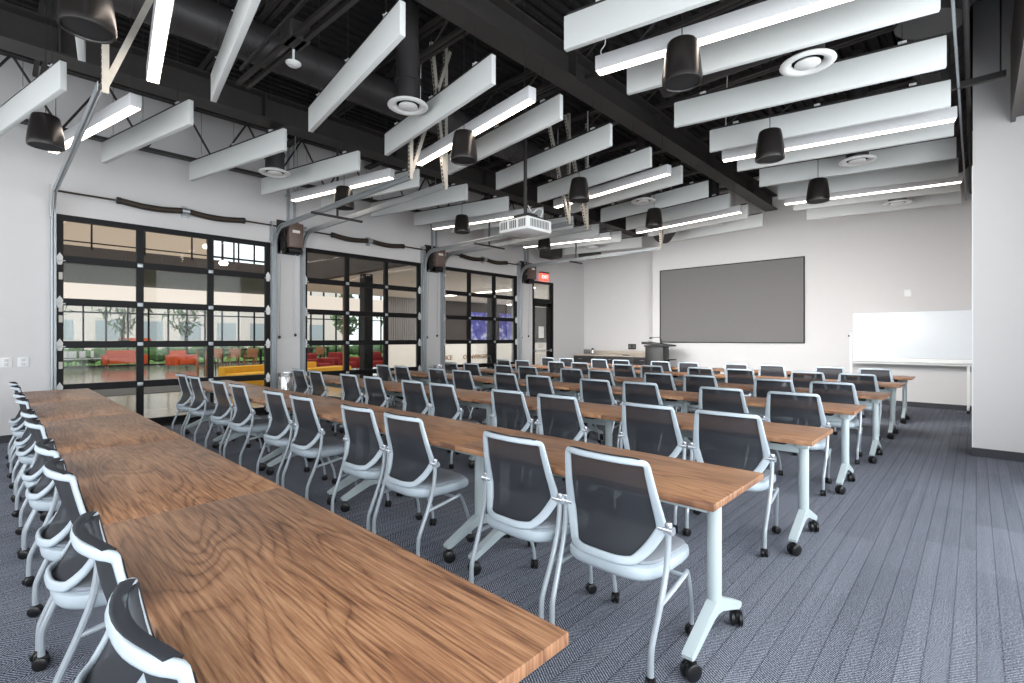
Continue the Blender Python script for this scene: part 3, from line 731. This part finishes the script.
tag(obj('smoke_detector', MB().lathe([(0, -.03), (.05, -.028), (.07, -.01), (.072, 0), (0, .002)], n=24).cyl((0, 0, 0), (0, 0, .14), .012, 8), M['white_pl'], loc=(-4.82, 2.02, 4.05)), 'small round white detector hanging under the strut rail', 'detector')
tag(obj('occupancy_sensor', MB().lathe([(0, -.05), (.04, -.04), (.055, 0), (.055, .05), (0, .06)], n=20).cyl((0, 0, .05), (0, 0, 1.2), .012, 8), M['white_pl'], loc=(-4.75, 6.9, 4.0)), 'small white sensor hanging above the middle baffles behind projector', 'sensor')
for (x, y, sx, sy, lab) in ((-8.6, 10.7, .42, .5, 'black duct box under the ceiling by the exit sign'), (-7.85, 11.5, .5, .4, 'black duct box beside the far left baffle')):
    t = thing('duct_box', lab, 'duct box', (x, y, 3.62), group='black duct boxes')
    obj('casing', MB().span(-sx / 2, sx / 2, -sy / 2, sy / 2, 0, .3, .01), M['duct'], t)
    obj('louvre', MB().span(-sx / 2 + .03, sx / 2 - .03, -sy / 2 + .03, sy / 2 - .03, -.012, .002), M['deck'], t)
    obj('hanger_rod', MB().cyl((0, 0, .3), (0, 0, 1.6), .01, 6), M['dark_steel'], t)
tag(obj('round_duct_end', MB().lathe([(0, 0), (.2, 0), (.23, .02), (.23, .5), (0, .5)], n=28, M_=Matrix.Rotation(-.9, 4, 'X')).cyl((0, .35, .3), (0, .35, 1.4), .012, 6), M['duct'], loc=(-5.25, 10.6, 3.75)), 'round black duct end above the far middle baffles', 'air duct')
tag(obj('shade_pocket', MB().span(0, .9, 3.0, YJ - .002, 0, .9).span(0, .04, 3.0, YJ - .002, -.05, 0), M['shade_box'], loc=(.285, 0, 3.86)), 'taupe roller shade pocket at the upper right edge', 'shade pocket')

# ------------------------------------------------------------------ projector
t = thing('projector', 'white ceiling projector with slotted sides hanging from a pole', 'projector', (-4.62, 5.175, 2.85))
obj('body', MB().span(-.27, .27, -.255, .255, 0, .175, .018), M['white_pl'], t)
for rng in ((0, 4), (5, 9), (10, 14)):
    vs = MB().span(-.237 + rng[0] * .034, -.211 + (rng[1] - 1) * .034, -.2562, -.254, .036, .149); vs.cur = 1
    for k in range(*rng): vs.span(-.235 + k * .034, -.213 + k * .034, -.2578, -.2555, .04, .145)
    obj('vent_slots', vs, [M['white_pl'], M['plate_sh']], t)
vs = MB().span(.269, .2712, -.202, .183, .036, .149); vs.cur = 1
for k in range(12): vs.span(.27, .2728, -.2 + k * .033, -.182 + k * .033, .04, .145)
obj('vent_slots', vs, [M['white_pl'], M['plate_sh']], t)
obj('lens', MB().lathe([(.0, 0), (.05, 0), (.06, .02), (.06, .06), (.045, .07), (0, .06)], (0, .25, .09), 24, Matrix.Rotation(-pi / 2, 4, 'X')), M['blackpl'], t)
obj('ceiling_mount', MB().span(-.2, .2, -.16, .16, .19, .215).span(-.14, .14, -.1, .1, .215, .26).cyl((-.17, -.13, .17), (-.17, -.13, .2), .012, 8).cyl((.17, .13, .17), (.17, .13, .2), .012, 8).cyl((.17, -.13, .17), (.17, -.13, .2), .012, 8).cyl((-.17, .13, .17), (-.17, .13, .2), .012, 8), M['dark_steel'], t)
obj('pole', MB().cyl((0, 0, .26), (0, 0, 2.1), .025, 14), M['dark_steel'], t)
obj('cable', MB().tube(catmull([(.18, .1, .2), (.24, .1, .3), (.16, .08, .34), (.12, .02, .28), (.03, .02, .4)], 4, closed=False), .007, 6), M['white_pl'], t)

# ------------------------------------------------------------------ front wall items
t = thing('projection_screen', 'large grey projection screen with thin black frame on the front wall', 'projection screen', (-4.6, YS, 1.262))
obj('screen_fabric', MB().span(-1.75, 1.75, -.03, -.024, .02, 1.97), M['screen'], t)
obj('screen_frame', MB().span(-1.765, 1.765, -.04, -.002, 0, .022).span(-1.765, 1.765, -.04, -.002, 1.968, 1.99).span(-1.765, -1.743, -.04, -.002, 0, 1.99).span(1.743, 1.765, -.04, -.002, 0, 1.99), M['black_al'], t)
t = thing('whiteboard', 'mobile whiteboard on a white stand against the front wall', 'whiteboard', (-.95, 12.45, 0))
obj('board', MB().span(-.93, .912, -.012, .012, .99, 1.905, .002), M['whiteboard'], t)
obj('board_frame', MB().span(-.945, .91, -.016, .016, 1.9, 1.918).span(-.945, .91, -.016, .016, .975, .995).span(-.945, -.928, -.016, .016, .975, 1.918).span(.893, .91, -.016, .016, .975, 1.918), M['fixture'], t)
obj('pen_tray', MB().span(-.93, .9, -.075, -.012, .90, .93, .006).span(-.93, .9, -.02, .02, .86, .975), M['white_pl'], t)
for s in (-.965, .85):
    lg = obj('leg', MB().span(s - .02, s + .02, (-.02 if s < 0 else .014), (.02 if s < 0 else .054), .09, 1.5), M['white_pl'], t)
    obj('foot', MB().span(s - .02, s + .02, -.28, .28, .06, .1, .01), M['white_pl'], lg)
    for d in (-.26, .26): obj('caster', caster(MB(), (s, d, .07), .028), M['caster'], lg)
    if s < 0: obj('clamp_knob', MB().cyl((s - .05, -.0, 1.43), (s - .018, 0, 1.43), .018, 10), M['blackpl'], t)
tag(obj('thermostat', MB().span(-.06, .06, -.03, -.002, -.07, .07, .008).span(-.04, .04, -.033, -.03, -.01, .035), M['white_pl'], loc=(-1.0, YS, 2.295)), 'small white thermostat on the wall above the whiteboard', 'thermostat')
# credenza in the recess
t = thing('credenza', 'low dark credenza with beige counter in the recess by the lectern', 'cabinet', (-7.96, 12.98, 0))
obj('carcass', MB().span(-1.32, 1.34, -.27, .3, .08, .84), M['laminate_dk'], t)
obj('kick_base', MB().span(-1.28, 1.3, -.22, .3, 0, .08), M['blackpl'], t)
for k in range(5):
    x = -1.32 + .532 * k
    d = obj('door', MB().span(x + .006, x + .526, -.29, -.27, .1, .66, .003), M['laminate_dk'], t); obj('handle', MB().cyl((x + .47, -.31, .5), (x + .47, -.31, .62), .006, 8).cyl((x + .47, -.31, .51), (x + .47, -.29, .51), .004, 6).cyl((x + .47, -.31, .61), (x + .47, -.29, .61), .004, 6), M['steel'], d)
    d = obj('drawer', MB().span(x + .006, x + .526, -.29, -.27, .67, .83, .003), M['laminate_dk'], t); obj('handle', MB().cyl((x + .2, -.31, .75), (x + .33, -.31, .75), .006, 8).cyl((x + .21, -.31, .75), (x + .21, -.29, .75), .004, 6).cyl((x + .32, -.31, .75), (x + .32, -.29, .75), .004, 6), M['steel'], d)
obj('counter', MB().span(-1.335, 1.35, -.3, .31, .84, .88, .005), M['counter'], t); obj('backsplash', MB().span(-1.335, 1.35, .29, .318, .88, 1.0, .003), M['counter'], t)
for (x, w_, h_, lab) in ((-8.98, .09, .16, 'leftmost stainless dispenser box on the credenza counter'), (-8.86, .09, .15, 'second stainless dispenser box on the credenza counter')):
    t = thing('dispenser_box', lab, 'dispenser', (x, 12.95, .88), group='stainless dispensers on the credenza')
    obj('casing', MB().span(-w_ / 2, w_ / 2, -.08, .08, 0, h_, .006), M['stainless'], t); obj('opening', MB().span(-w_ / 2 + .02, w_ / 2 - .02, -.082, -.079, .03, h_ - .03), M['plate_sh'], t)
t = thing('steel_canister', 'round stainless canister right of the dispenser boxes on the credenza', 'canister', (-8.72, 12.93, .88))
obj('body', MB().lathe([(0, 0), (.05, 0), (.052, .01), (.052, .15), (.045, .16)], n=24), M['stainless'], t); obj('lid', MB().lathe([(.048, .158), (.04, .18), (.012, .185), (.012, .2), (0, .202)], n=24), M['blackpl'], t)
t = thing('outlet_plate', 'black double outlet plate on the wall over the credenza', 'outlet', (-7.55, YR, 1.13))
obj('plate', MB().span(-.13, .13, -.012, -.001, -.08, .08, .003), M['blackpl'], t); obj('socket', MB().span(-.1, -.02, -.015, -.012, -.05, .05, .001).span(.02, .1, -.015, -.012, -.05, .05, .001), M['plate_sh'], t)
tag(obj('remote_control', MB().span(-.1, .1, -.03, .03, 0, .02, .006), M['blackpl'], loc=(-7.45, 12.75, .88)), 'small black remote lying on the credenza counter', 'remote')
# lectern
t = thing('lectern', 'black lectern with sloped top and side shelf beside the screen', 'lectern', (-6.06, 11.95, 0), rz=.1)
obj('body', MB().span(-.24, .24, -.2, .22, .08, 1.18, .006), M['blackpl'], t)
obj('base', MB().span(-.3, .3, -.26, .28, .0, .08, .012), M['blackpl'], t)
obj('reading_top', MB().prism([(-.3, 1.23), (.40, 1.17), (.40, 1.205), (-.3, 1.29)], -.30, .30, 'Y').span(-.26, .26, -.24, .26, 1.16, 1.20), M['blackpl'], t)
obj('side_shelf', MB().span(.24, .46, -.15, .15, .82, .845, .004).prism([(.24, .7), (.24, .82), (.36, .82)], -.01, .01, 'Y'), M['blackpl'], t)
obj('door_panel', MB().span(-.2, .2, -.207, -.2, .15, 1.02, .002), M['blackpl'], t)
t = thing('microphone', 'black gooseneck microphone on top of the lectern', 'microphone', (-5.95, 11.95, 1.24))
obj('base', MB().lathe([(0, 0), (.05, 0), (.05, .015), (.02, .025), (0, .026)], n=20), M['blackpl'], t)
obj('gooseneck', MB().tube(catmull([(0, 0, .02), (.01, 0, .1), (-.05, 0, .16), (-.18, 0, .16), (-.25, 0, .15)], 4, closed=False), .008, 8), M['blackpl'], t)
obj('capsule', MB().cyl((-.25, 0, .15), (-.32, 0, .145), .02, 12), M['blackpl'], t)
# wall outlets near the camera
for k, y in enumerate((.145, .305)):
    t = thing('wall_outlet', 'white wall outlet at the left edge, %s' % ('farther from the glass door' if k == 0 else 'closer to the glass door'), 'outlet', (XW, y, 1.06), group='outlets on the left wall')
    obj('plate', MB().span(.001, .009, -.055, .055, -.065, .065, .003), M['white_pl'], t); obj('socket', MB().span(.009, .012, -.02, .02, -.045, -.008, .001).span(.009, .012, -.02, .02, .008, .045, .001), M['fixture'], t)
# bins at the piers
for (y, lab) in ((3.64, 'slim stainless waste bin against the pier right of the nearest glass door'), (7.11, 'slim stainless waste bin against the pier right of the middle glass door')):
    t = thing('waste_bin', lab, 'waste bin', (XW + .3, y, 0), group='stainless bins at the piers')
    obj('body', MB().lathe([(0, .01), (.13, .01), (.135, .03), (.135, .7), (.13, .71)], n=30), M['stainless'], t)
    obj('rim', MB().lathe([(.13, .70), (.14, .70), (.14, .76), (.115, .765), (.11, .7)], n=30), M['stainless'], t)
    obj('base_ring', MB().lathe([(0, 0), (.138, 0), (.138, .03), (.13, .035)], n=30), M['blackpl'], t)

#@@LOBBY@@
# ------------------------------------------------------------------ lobby beyond the glass doors
XF = -31.
struct('floor_lobby', MB().span(XF - .2, XW - .2, -8, 42, -.1, 0), M['concrete'], 'polished concrete lobby floor beyond the glass doors', 'floor')
struct('ceiling_lobby', MB().span(XF, XW - .2, -8, 42, 7.6, 7.8), M['lob_white'], 'high pale lobby ceiling beyond the glass doors', 'ceiling')
struct('wall_lobby_end', MB().span(XF, XW - .2, -8.2, -8, 0, 7.6).span(XF, XW - .2, 42, 42.2, 0, 7.6), M['lob_white'], 'pale end walls of the lobby', 'wall')
# facade
fz = MB(); y = -8
while y < 42: fz.span(XF - .05, XF + .05, y - .035, y + .035, 0, 3.15); fz.span(XF - .05, XF + .05, y - .035, y + .035, 4.1, 7.6); y += .85
for z in (.0, .92, 2.6, 3.1, 5.9): fz.span(XF - .05, XF + .05, -8, 42, z, z + .07)
o = struct('window_4', fz, M['black_al'], 'black mullions of the lobby window facade beyond the glass doors', 'window')
obj('pane', MB().span(XF - .004, XF + .004, -8, 42, 0, 7.6), M['glass'], o)
struct('wall_lobby_soffit', MB().span(XF + .06, XF + .3, -8, 42, 3.17, 4.1), M['cove'], 'warm glowing soffit band above the lobby windows', 'soffit')
# mezzanine
mz = MB().span(XF + .6, -22, -8, 11.5, 3.95, 4.5)
struct('mezzanine_floor', mz, M['lob_dark'], 'dark mezzanine slab edge in the lobby beyond the nearest glass door', 'mezzanine')
struct('wall_mezzanine', MB().span(-28.2, -28, -8, 7.6, 4.5, 7.6), M['lob_wall'], 'beige wall on the lobby mezzanine', 'wall')
struct('ceiling_passage', MB().span(-17.2, XW - .2, 6.6, 42, 3.05, 3.6), M['lob_white'], 'white lowered lobby ceiling beyond the farther glass doors', 'ceiling')
struct('trim_passage', MB().span(-17.2, XW - .2, 6.4, 6.6, 3.05, 4.2), M['lob_dark'], 'dark fascia edge of the upper lobby floor', 'trim')
rl = MB()
for z in (4.62, 5.5): rl.span(-22.05, -22.0, -8, 11.5, z, z + .04)
for k in range(14): rl.span(-22.06, -22.0, -8 + k * 1.48, -7.95 + k * 1.48, 4.4, 5.54)
tag(obj('railing', rl, M['black_al']), 'black railing along the lobby mezzanine edge', 'railing')
rl = MB()
for z in (4.4, 5.2): rl.span(-17.2, XW - .4, 6.46, 6.5, z, z + .04)
for k in range(6): rl.span(-17.2 + k * 1.4, -17.15 + k * 1.4, 6.46, 6.5, 4.2, 5.24)
tag(obj('railing', rl, M['black_al']), 'black railing on the upper floor beyond the middle glass door', 'railing')
for (x, y, lab) in ((-24.5, 6.5, 'small round pendant lamp glowing over the mezzanine'), (-21.2, 6.2, 'small round lamp glowing below the mezzanine edge')):
    t = thing('pendant_lamp', lab, 'lamp', (x, y, 5.3 if x < -22 else 4.2), group='lobby pendant lamps')
    obj('lamp_globe', MB().lathe([(0, 0), (.12, .02), (.16, .1), (.1, .18), (0, .2)], n=20), M['lamp'], t); obj('cord', MB().cyl((0, 0, .2), (0, 0, (7.6 - 5.3) if x < -22 else 3.4), .01, 6), M['blackpl'], t)
# dividing wall with display
wl = MB().span(-17.2, -17, 10.9, 26, 0, 1.15)
struct('wall_lobby_low', wl, M['lob_white'], 'white low lobby wall carrying gold letters beyond the farthest glass door', 'wall')
sl = MB().span(-17.2, -17.05, 10.9, 13.2, 1.15, 3.05)
for k in range(22): sl.span(-17.05, -17.0, 10.9 + k * .105, 10.98 + k * .105, 1.15, 3.05)
struct('wall_lobby_slats', sl, M['slat'], 'grey slatted lobby wall beyond the middle glass door', 'wall')
struct('wall_lobby_dark', MB().span(-17.2, -17.02, 13.2, 26, 1.15, 3.05), M['lob_dark'], 'dark lobby wall holding purple displays', 'wall')
for (y0, y1, lab) in ((15.05, 16.35, 'left purple lit display on the dark lobby wall'), (17.1, 18.35, 'right purple lit display on the dark lobby wall')):
    t = thing('wall_display', lab, 'display', (-17.0, (y0 + y1) / 2, 1.3), group='purple displays in the lobby')
    h = (y1 - y0) / 2
    obj('bezel', MB().span(-.02, .03, -h - .03, h + .03, -.03, 1.33), M['blackpl'], t); obj('display_panel', MB().span(.03, .035, -h, h, 0, 1.3), M['purple'], t)
for (body, y, lab) in (('ICE', 13.95, 'short run of gold letters on the white low lobby wall'), ('CONVERGENCE', 15.75, 'long gold lettering on the white low lobby wall')):
    o = tag(obj('wall_lettering', text_mesh(body, .27, M['gold'], .01)), lab, 'lettering'); 
    o.location = (-16.985, y, .52); o.rotation_euler = (pi / 2, 0, pi / 2)
for (x, y, w_, m, lab) in ((-11.6, 6.75, .24, 'black_al', 'thick black lobby column beyond the middle glass door'), (-14.2, 7.55, .13, 'oak', 'slim brown lobby post beyond the middle glass door'), (-13.5, 13.2, .26, 'black_al', 'thick black lobby column beyond the farthest glass door')):
    tag(obj('column', MB().span(-w_ / 2, w_ / 2, -w_ / 2, w_ / 2, 0, 3.05 if y > 12 else 7.6), M[m], loc=(x, y, 0)), lab, 'column')
for (x0, x1, y, lab) in ((-16.8, -10.5, 12.2, 'linear ceiling light in the lobby beyond the farthest glass door'), (-16.8, -10.5, 17.5, 'second linear ceiling light deeper in the lobby passage')):
    tag(obj('lobby_strip_light', MB().span(x0, x1, y - .04, y + .04, 3.015, 3.048), M['lamp']), lab, 'ceiling light')
tag(obj('floor_mat', MB().span(-17.6, -15.0, -6, 9.5, 0, .012), M['mat_dk']), 'long dark grey runner mat on the lobby floor', 'mat')
# lobby furniture
def sofa(label, loc, rz, m, wd=1.5, cat='sofa', grp=None):
    t = thing('lounge_sofa' if cat == 'sofa' else 'lounge_chair', label, cat, loc, rz, grp)     # faces local +x
    obj('seat', MB().span(-.35, .4, -wd / 2 + .12, wd / 2 - .12, .2, .44, .04), M[m], t)
    obj('backrest', MB().span(-.45, -.25, -wd / 2 + .1, wd / 2 - .1, .2, .82, .05), M[m], t)
    for s in (-1, 1): obj('armrest', MB().span(-.42, .4, s * wd / 2 - .08, s * wd / 2 + .08, .16, .62, .05), M[m], t)
    for a in (-.36, .32):
        for s in (-1, 1): obj('leg', MB().tube([(a, s * (wd / 2 - .1), .2), (a, s * (wd / 2 - .08), 0)], [.025, .016], 8), M['oak'], t)
sofa('orange two-seat sofa in the lobby window beyond the nearest glass door', (-29.2, 4.35, 0), 0, 'orange', 1.5)
sofa('orange armchair farther right in the lobby beyond the nearest glass door', (-26.5, 6.05, 0), .3, 'orange', .9, 'armchair')
for (x, y, rz, lab) in ((-18.1, 8.45, .5, 'dark red lounge chair left of the black lobby column'), (-18.5, 9.75, .2, 'dark red lounge chair in the middle of the lobby group'), (-18.2, 11.0, -.2, 'dark red lounge chair closest to the white lobby wall')):
    sofa(lab, (x, y, 0), rz, 'red', 1.0, 'armchair', 'red lounge chairs in the lobby')
t = thing('lounge_bench', 'long yellow upholstered bench in the lobby beyond the glass doors', 'bench', (-14.9, 6.3, 0), .38)
obj('seat', MB().span(-.3, .35, -2.1, 2.1, .08, .45, .03), M['yellow'], t); obj('backrest', MB().span(-.55, -.3, -2.1, 1.2, .08, .62, .03), M['yellow'], t); obj('plinth', MB().span(-.5, .3, -2.05, 2.05, 0, .08), M['blackpl'], t)
def high_table(label, loc, rz, m):
    t = thing('high_table', label, 'table', loc, rz, 'lobby tables')
    obj('tabletop', MB().span(-.45, .45, -.9, .9, .93, .98, .008), M['blackpl'], t)
    for a in (-.4, .4):
        for s in (-.85, .85): obj('leg', MB().span(a - .035, a + .035, s - .035, s + .035, 0, .93), M[m], t)
    obj('foot_rail', MB().span(-.4, .4, -.86, -.84, .25, .29).span(-.4, .4, .84, .86, .25, .29), M[m], t)
high_table('dark high table with wooden legs beyond the nearest glass door', (-21.2, 6.3, 0), .1, 'oak')
high_table('black high table beyond the right part of the nearest glass door', (-20.2, 8.2, 0), .1, 'blackpl')
high_table('dark high table deeper in lobby, seen at left of the middle glass door', (-22.5, 10.0, 0), 0, 'blackpl')
def stool(label, loc, rz, m):
    t = thing('bar_stool', label, 'stool', loc, rz, 'lobby bar stools')
    obj('seat', MB().span(-.19, .19, -.19, .19, .66, .71, .012), M[m], t); obj('backrest', MB().span(-.2, -.17, -.19, .19, .72, 1.0, .01), M[m], t)
    for a in (-1, 1):
        for s in (-1, 1): obj('leg', MB().tube([(a * .15, s * .15, .66), (a * .2, s * .2, 0)], .018, 8), M['oak' if m == 'oak' else 'blackpl'], t)
    obj('foot_ring', MB().tube([(-.18, -.18, .25), (.18, -.18, .25), (.18, .18, .25), (-.18, .18, .25)], .012, 6, closed=True), M['blackpl'], t)
k = 0
for (x, y, rz, m, lab) in ((-20.45, 5.7, pi, 'oak', 'wooden bar stool near side of wooden-legged high table, left'), (-20.4, 6.3, pi, 'oak', 'wooden bar stool near side of wooden-legged high table, middle'), (-20.35, 6.9, pi, 'oak', 'wooden bar stool near side of wooden-legged high table, right'),
                           (-21.95, 6.0, 0, 'green', 'green-backed stool at far side of wooden-legged high table'), (-19.45, 7.8, pi, 'blackpl', 'black bar stool left on near side of black high table'), (-19.4, 8.5, pi, 'blackpl', 'black bar stool right on near side of black high table'),
                           (-20.95, 8.6, 0, 'green', 'green-backed stool at far side of black high table'), (-21.7, 10.2, pi, 'oak', 'wooden bar stool at the deepest lobby high table')):
    stool(lab, (x, y, 0), rz, m)
for k in range(5):
    t = thing('cafe_chair', 'white cafe chair by the lobby window, %s from the left' % ORD[k], 'chair', (-29.6 + .1 * (k % 2), 1.9 + .38 * k, 0), .3 * k, 'white cafe chairs by the lobby window')
    obj('seat', MB().span(-.2, .2, -.2, .2, .43, .46, .012), M['white_pl'], t); obj('backrest', MB().span(-.21, -.18, -.18, .18, .5, .8, .012), M['white_pl'], t)
    for a in (-1, 1):
        for s in (-1, 1): obj('leg', MB().cyl((a * .16, s * .16, .43), (a * .19, s * .19, 0), .012, 6), M['blackpl'], t)
# outdoors
struct('ground', MB().span(-90, XF - .2, -60, 90, -.25, -.05), M['asphalt'], 'pale paving outside the lobby windows', 'ground')
tag(obj('lawn', MB().span(-44, XF - 1.2, -40, 80, -.05, .02), M['grass']), 'green lawn outside the lobby windows', 'lawn', kind='stuff')
hd = MB()
for i in range(220):
    y = -12 + i * .26; hd.lathe([(0, -.35), (.32, -.2), (.42, .05), (.3, .3), (0, .42)], (-35 + random.uniform(-.4, .4), y, .4 + random.uniform(-.1, .15)), 7)
tag(obj('hedge', hd, M['leaf']), 'low green hedge outside the lobby windows', 'hedge', kind='stuff')
for i, y in enumerate((1.5, 5.2, 9.0, 13.5, 19, 25)):
    t = thing('street_tree', 'leafy tree outside the lobby facade, %s from the left' % ORD[i], 'tree', (-44 - (i % 3) * 4, y * 1.35, 0), group='trees outside the lobby')
    obj('trunk', MB().tube([(0, 0, -.05), (.05, 0, 1.5), (0, .1, 3.2)], [.16, .12, .08], 10), M['bark'], t)
    cm = MB()
    for k in range(260):
        q = random.uniform(0, 2 * pi); rr = random.uniform(.3, 1.9); zz = random.uniform(1.8, 6.0); sc = random.uniform(.28, .6)
        rr *= sin(max(.25, min(pi - .2, (zz - 1.5) / 4.8 * pi)))
        R = Matrix.Rotation(random.uniform(0, pi), 3, 'X') @ Matrix.Rotation(random.uniform(0, pi), 3, 'Z')
        c = Vector((rr * cos(q), rr * sin(q), zz)); cm._add([c + R @ Vector(v) * sc for v in ((-1, 0, 0), (0, -.6, .1), (1, 0, 0), (0, .6, .1))], [[0, 1, 2, 3]])
    obj('crown', cm, M['leaf'], t)
t = thing('outside_building', 'pale brick building far outside the lobby windows', 'building', (-75, 12, 0))
obj('wall', MB().span(-4, 4, -26, 26, -.1, 9), M['bld'], t)
for k in range(12):
    for z in (1.2, 5.2): obj('window', MB().span(3.98, 4.05, -24 + k * 4, -21.8 + k * 4, z, z + 2.2), M['bldwin'], t)
t = thing('parked_car', 'orange-red car parked outside beyond the lobby windows', 'car', (-52, 8.5, 0), .15)
obj('body', MB().prism([(-2.1, .35), (2.1, .35), (2.15, .75), (1.2, .9), (.6, 1.4), (-1.1, 1.42), (-1.7, .95), (-2.15, .85)], -.85, .85, 'Y'), M['orange'], t)
obj('window_band', MB().prism([(1.05, .92), (.55, 1.32), (-1.05, 1.34), (-1.5, .95)], -.86, .86, 'Y'), M['duct'], t)
for a in (-1.3, 1.3):
    for s in (-.8, .8): obj('wheel', MB().lathe([(0, -.1), (.33, -.1), (.35, 0), (.33, .1), (0, .1)], (a, s, .33), 18, Matrix.Rotation(pi / 2, 4, 'X')), M['caster'], t)

# ------------------------------------------------------------------ lights, world, camera
def area(name, loc, rot, sx, sy, power, col=(1, 1, 1)):
    l = bpy.data.lights.new(name, 'AREA'); l.shape = 'RECTANGLE'; l.size = sx; l.size_y = sy; l.energy = power; l.color = col
    o = bpy.data.objects.new(name, l); COL.objects.link(o); o.location = loc; o.rotation_euler = rot; return o
COOL = (.93, .97, 1.0)
for i, (a, b) in enumerate(WIN):
    area('window_daylight', (XR - .06, (a + b) / 2, (WZ0 + WZ1) / 2), (0, radians(90), 0), WZ1 - WZ0, b - a, 46 * (b - a), COOL)   # faces -X
area('back_daylight', (-4.0, YB + .1, 2.3), (radians(90), 0, 0), 9.5, 3.2, 250, (.94, .97, 1))                         # faces +Y
for (x, y, z, tilt, e) in ((-2.4, 7.6, 2.5, 66, 95), (-6.4, 7.6, 2.5, 66, 95)):
    o = area('room_fill_light', (x, y, z), (radians(tilt), 0, 0), 2.6, 1.4, e, (1, .985, .97)); o.data.spread = radians(112)
area('mezzanine_fill_light', (-25, 5, 3.85), (0, 0, 0), 6, 16, 330, (1, .98, .95))  # added fill under the mezzanine, facing down to brighten the orange seating
area('lobby_ceiling_light', (-20, 4, 7.5), (0, 0, 0), 14, 18, 1500, (1, .96, .9))
area('passage_ceiling_light', (-13.5, 15, 3.0), (0, 0, 0), 6, 12, 330, (1, .96, .9))
wd = bpy.data.worlds.new('sky'); SC.world = wd; wd.use_nodes = True
nt = wd.node_tree; bg = nt.nodes['Background']
sky = nt.nodes.new('ShaderNodeTexSky'); sky.sky_type = 'HOSEK_WILKIE'; sky.turbidity = 6; sky.sun_direction = (-.5, .4, .75)
mix = nt.nodes.new('ShaderNodeMix'); mix.data_type = 'RGBA'; mix.inputs[0].default_value = .75; mix.inputs[7].default_value = (.95, .98, 1, 1)
nt.links.new(sky.outputs[0], mix.inputs[6]); nt.links.new(mix.outputs[2], bg.inputs['Color']); bg.inputs['Strength'].default_value = 2.3

cam = bpy.data.cameras.new('camera'); co = bpy.data.objects.new('camera', cam); COL.objects.link(co)
F = 492.; TH = radians(46.69)
cam.sensor_width = 36; cam.lens = 36 * F / 1024; cam.shift_y = -(341.5 - 338.5) / 1024
cam.clip_start = .05; cam.clip_end = 300
d = Vector((-cos(TH), sin(TH), 0)); co.location = (0, 0, CAM_H); co.rotation_euler = d.to_track_quat('-Z', 'Y').to_euler()
SC.camera = co
SC.view_settings.view_transform = 'Standard'; SC.view_settings.look = 'None'; SC.view_settings.exposure = .05
SC.cycles.use_denoising = True; SC.cycles.max_bounces = 8; SC.cycles.transparent_max_bounces = 24; SC.cycles.diffuse_bounces = 5
SC.cycles.sample_clamp_indirect = 6
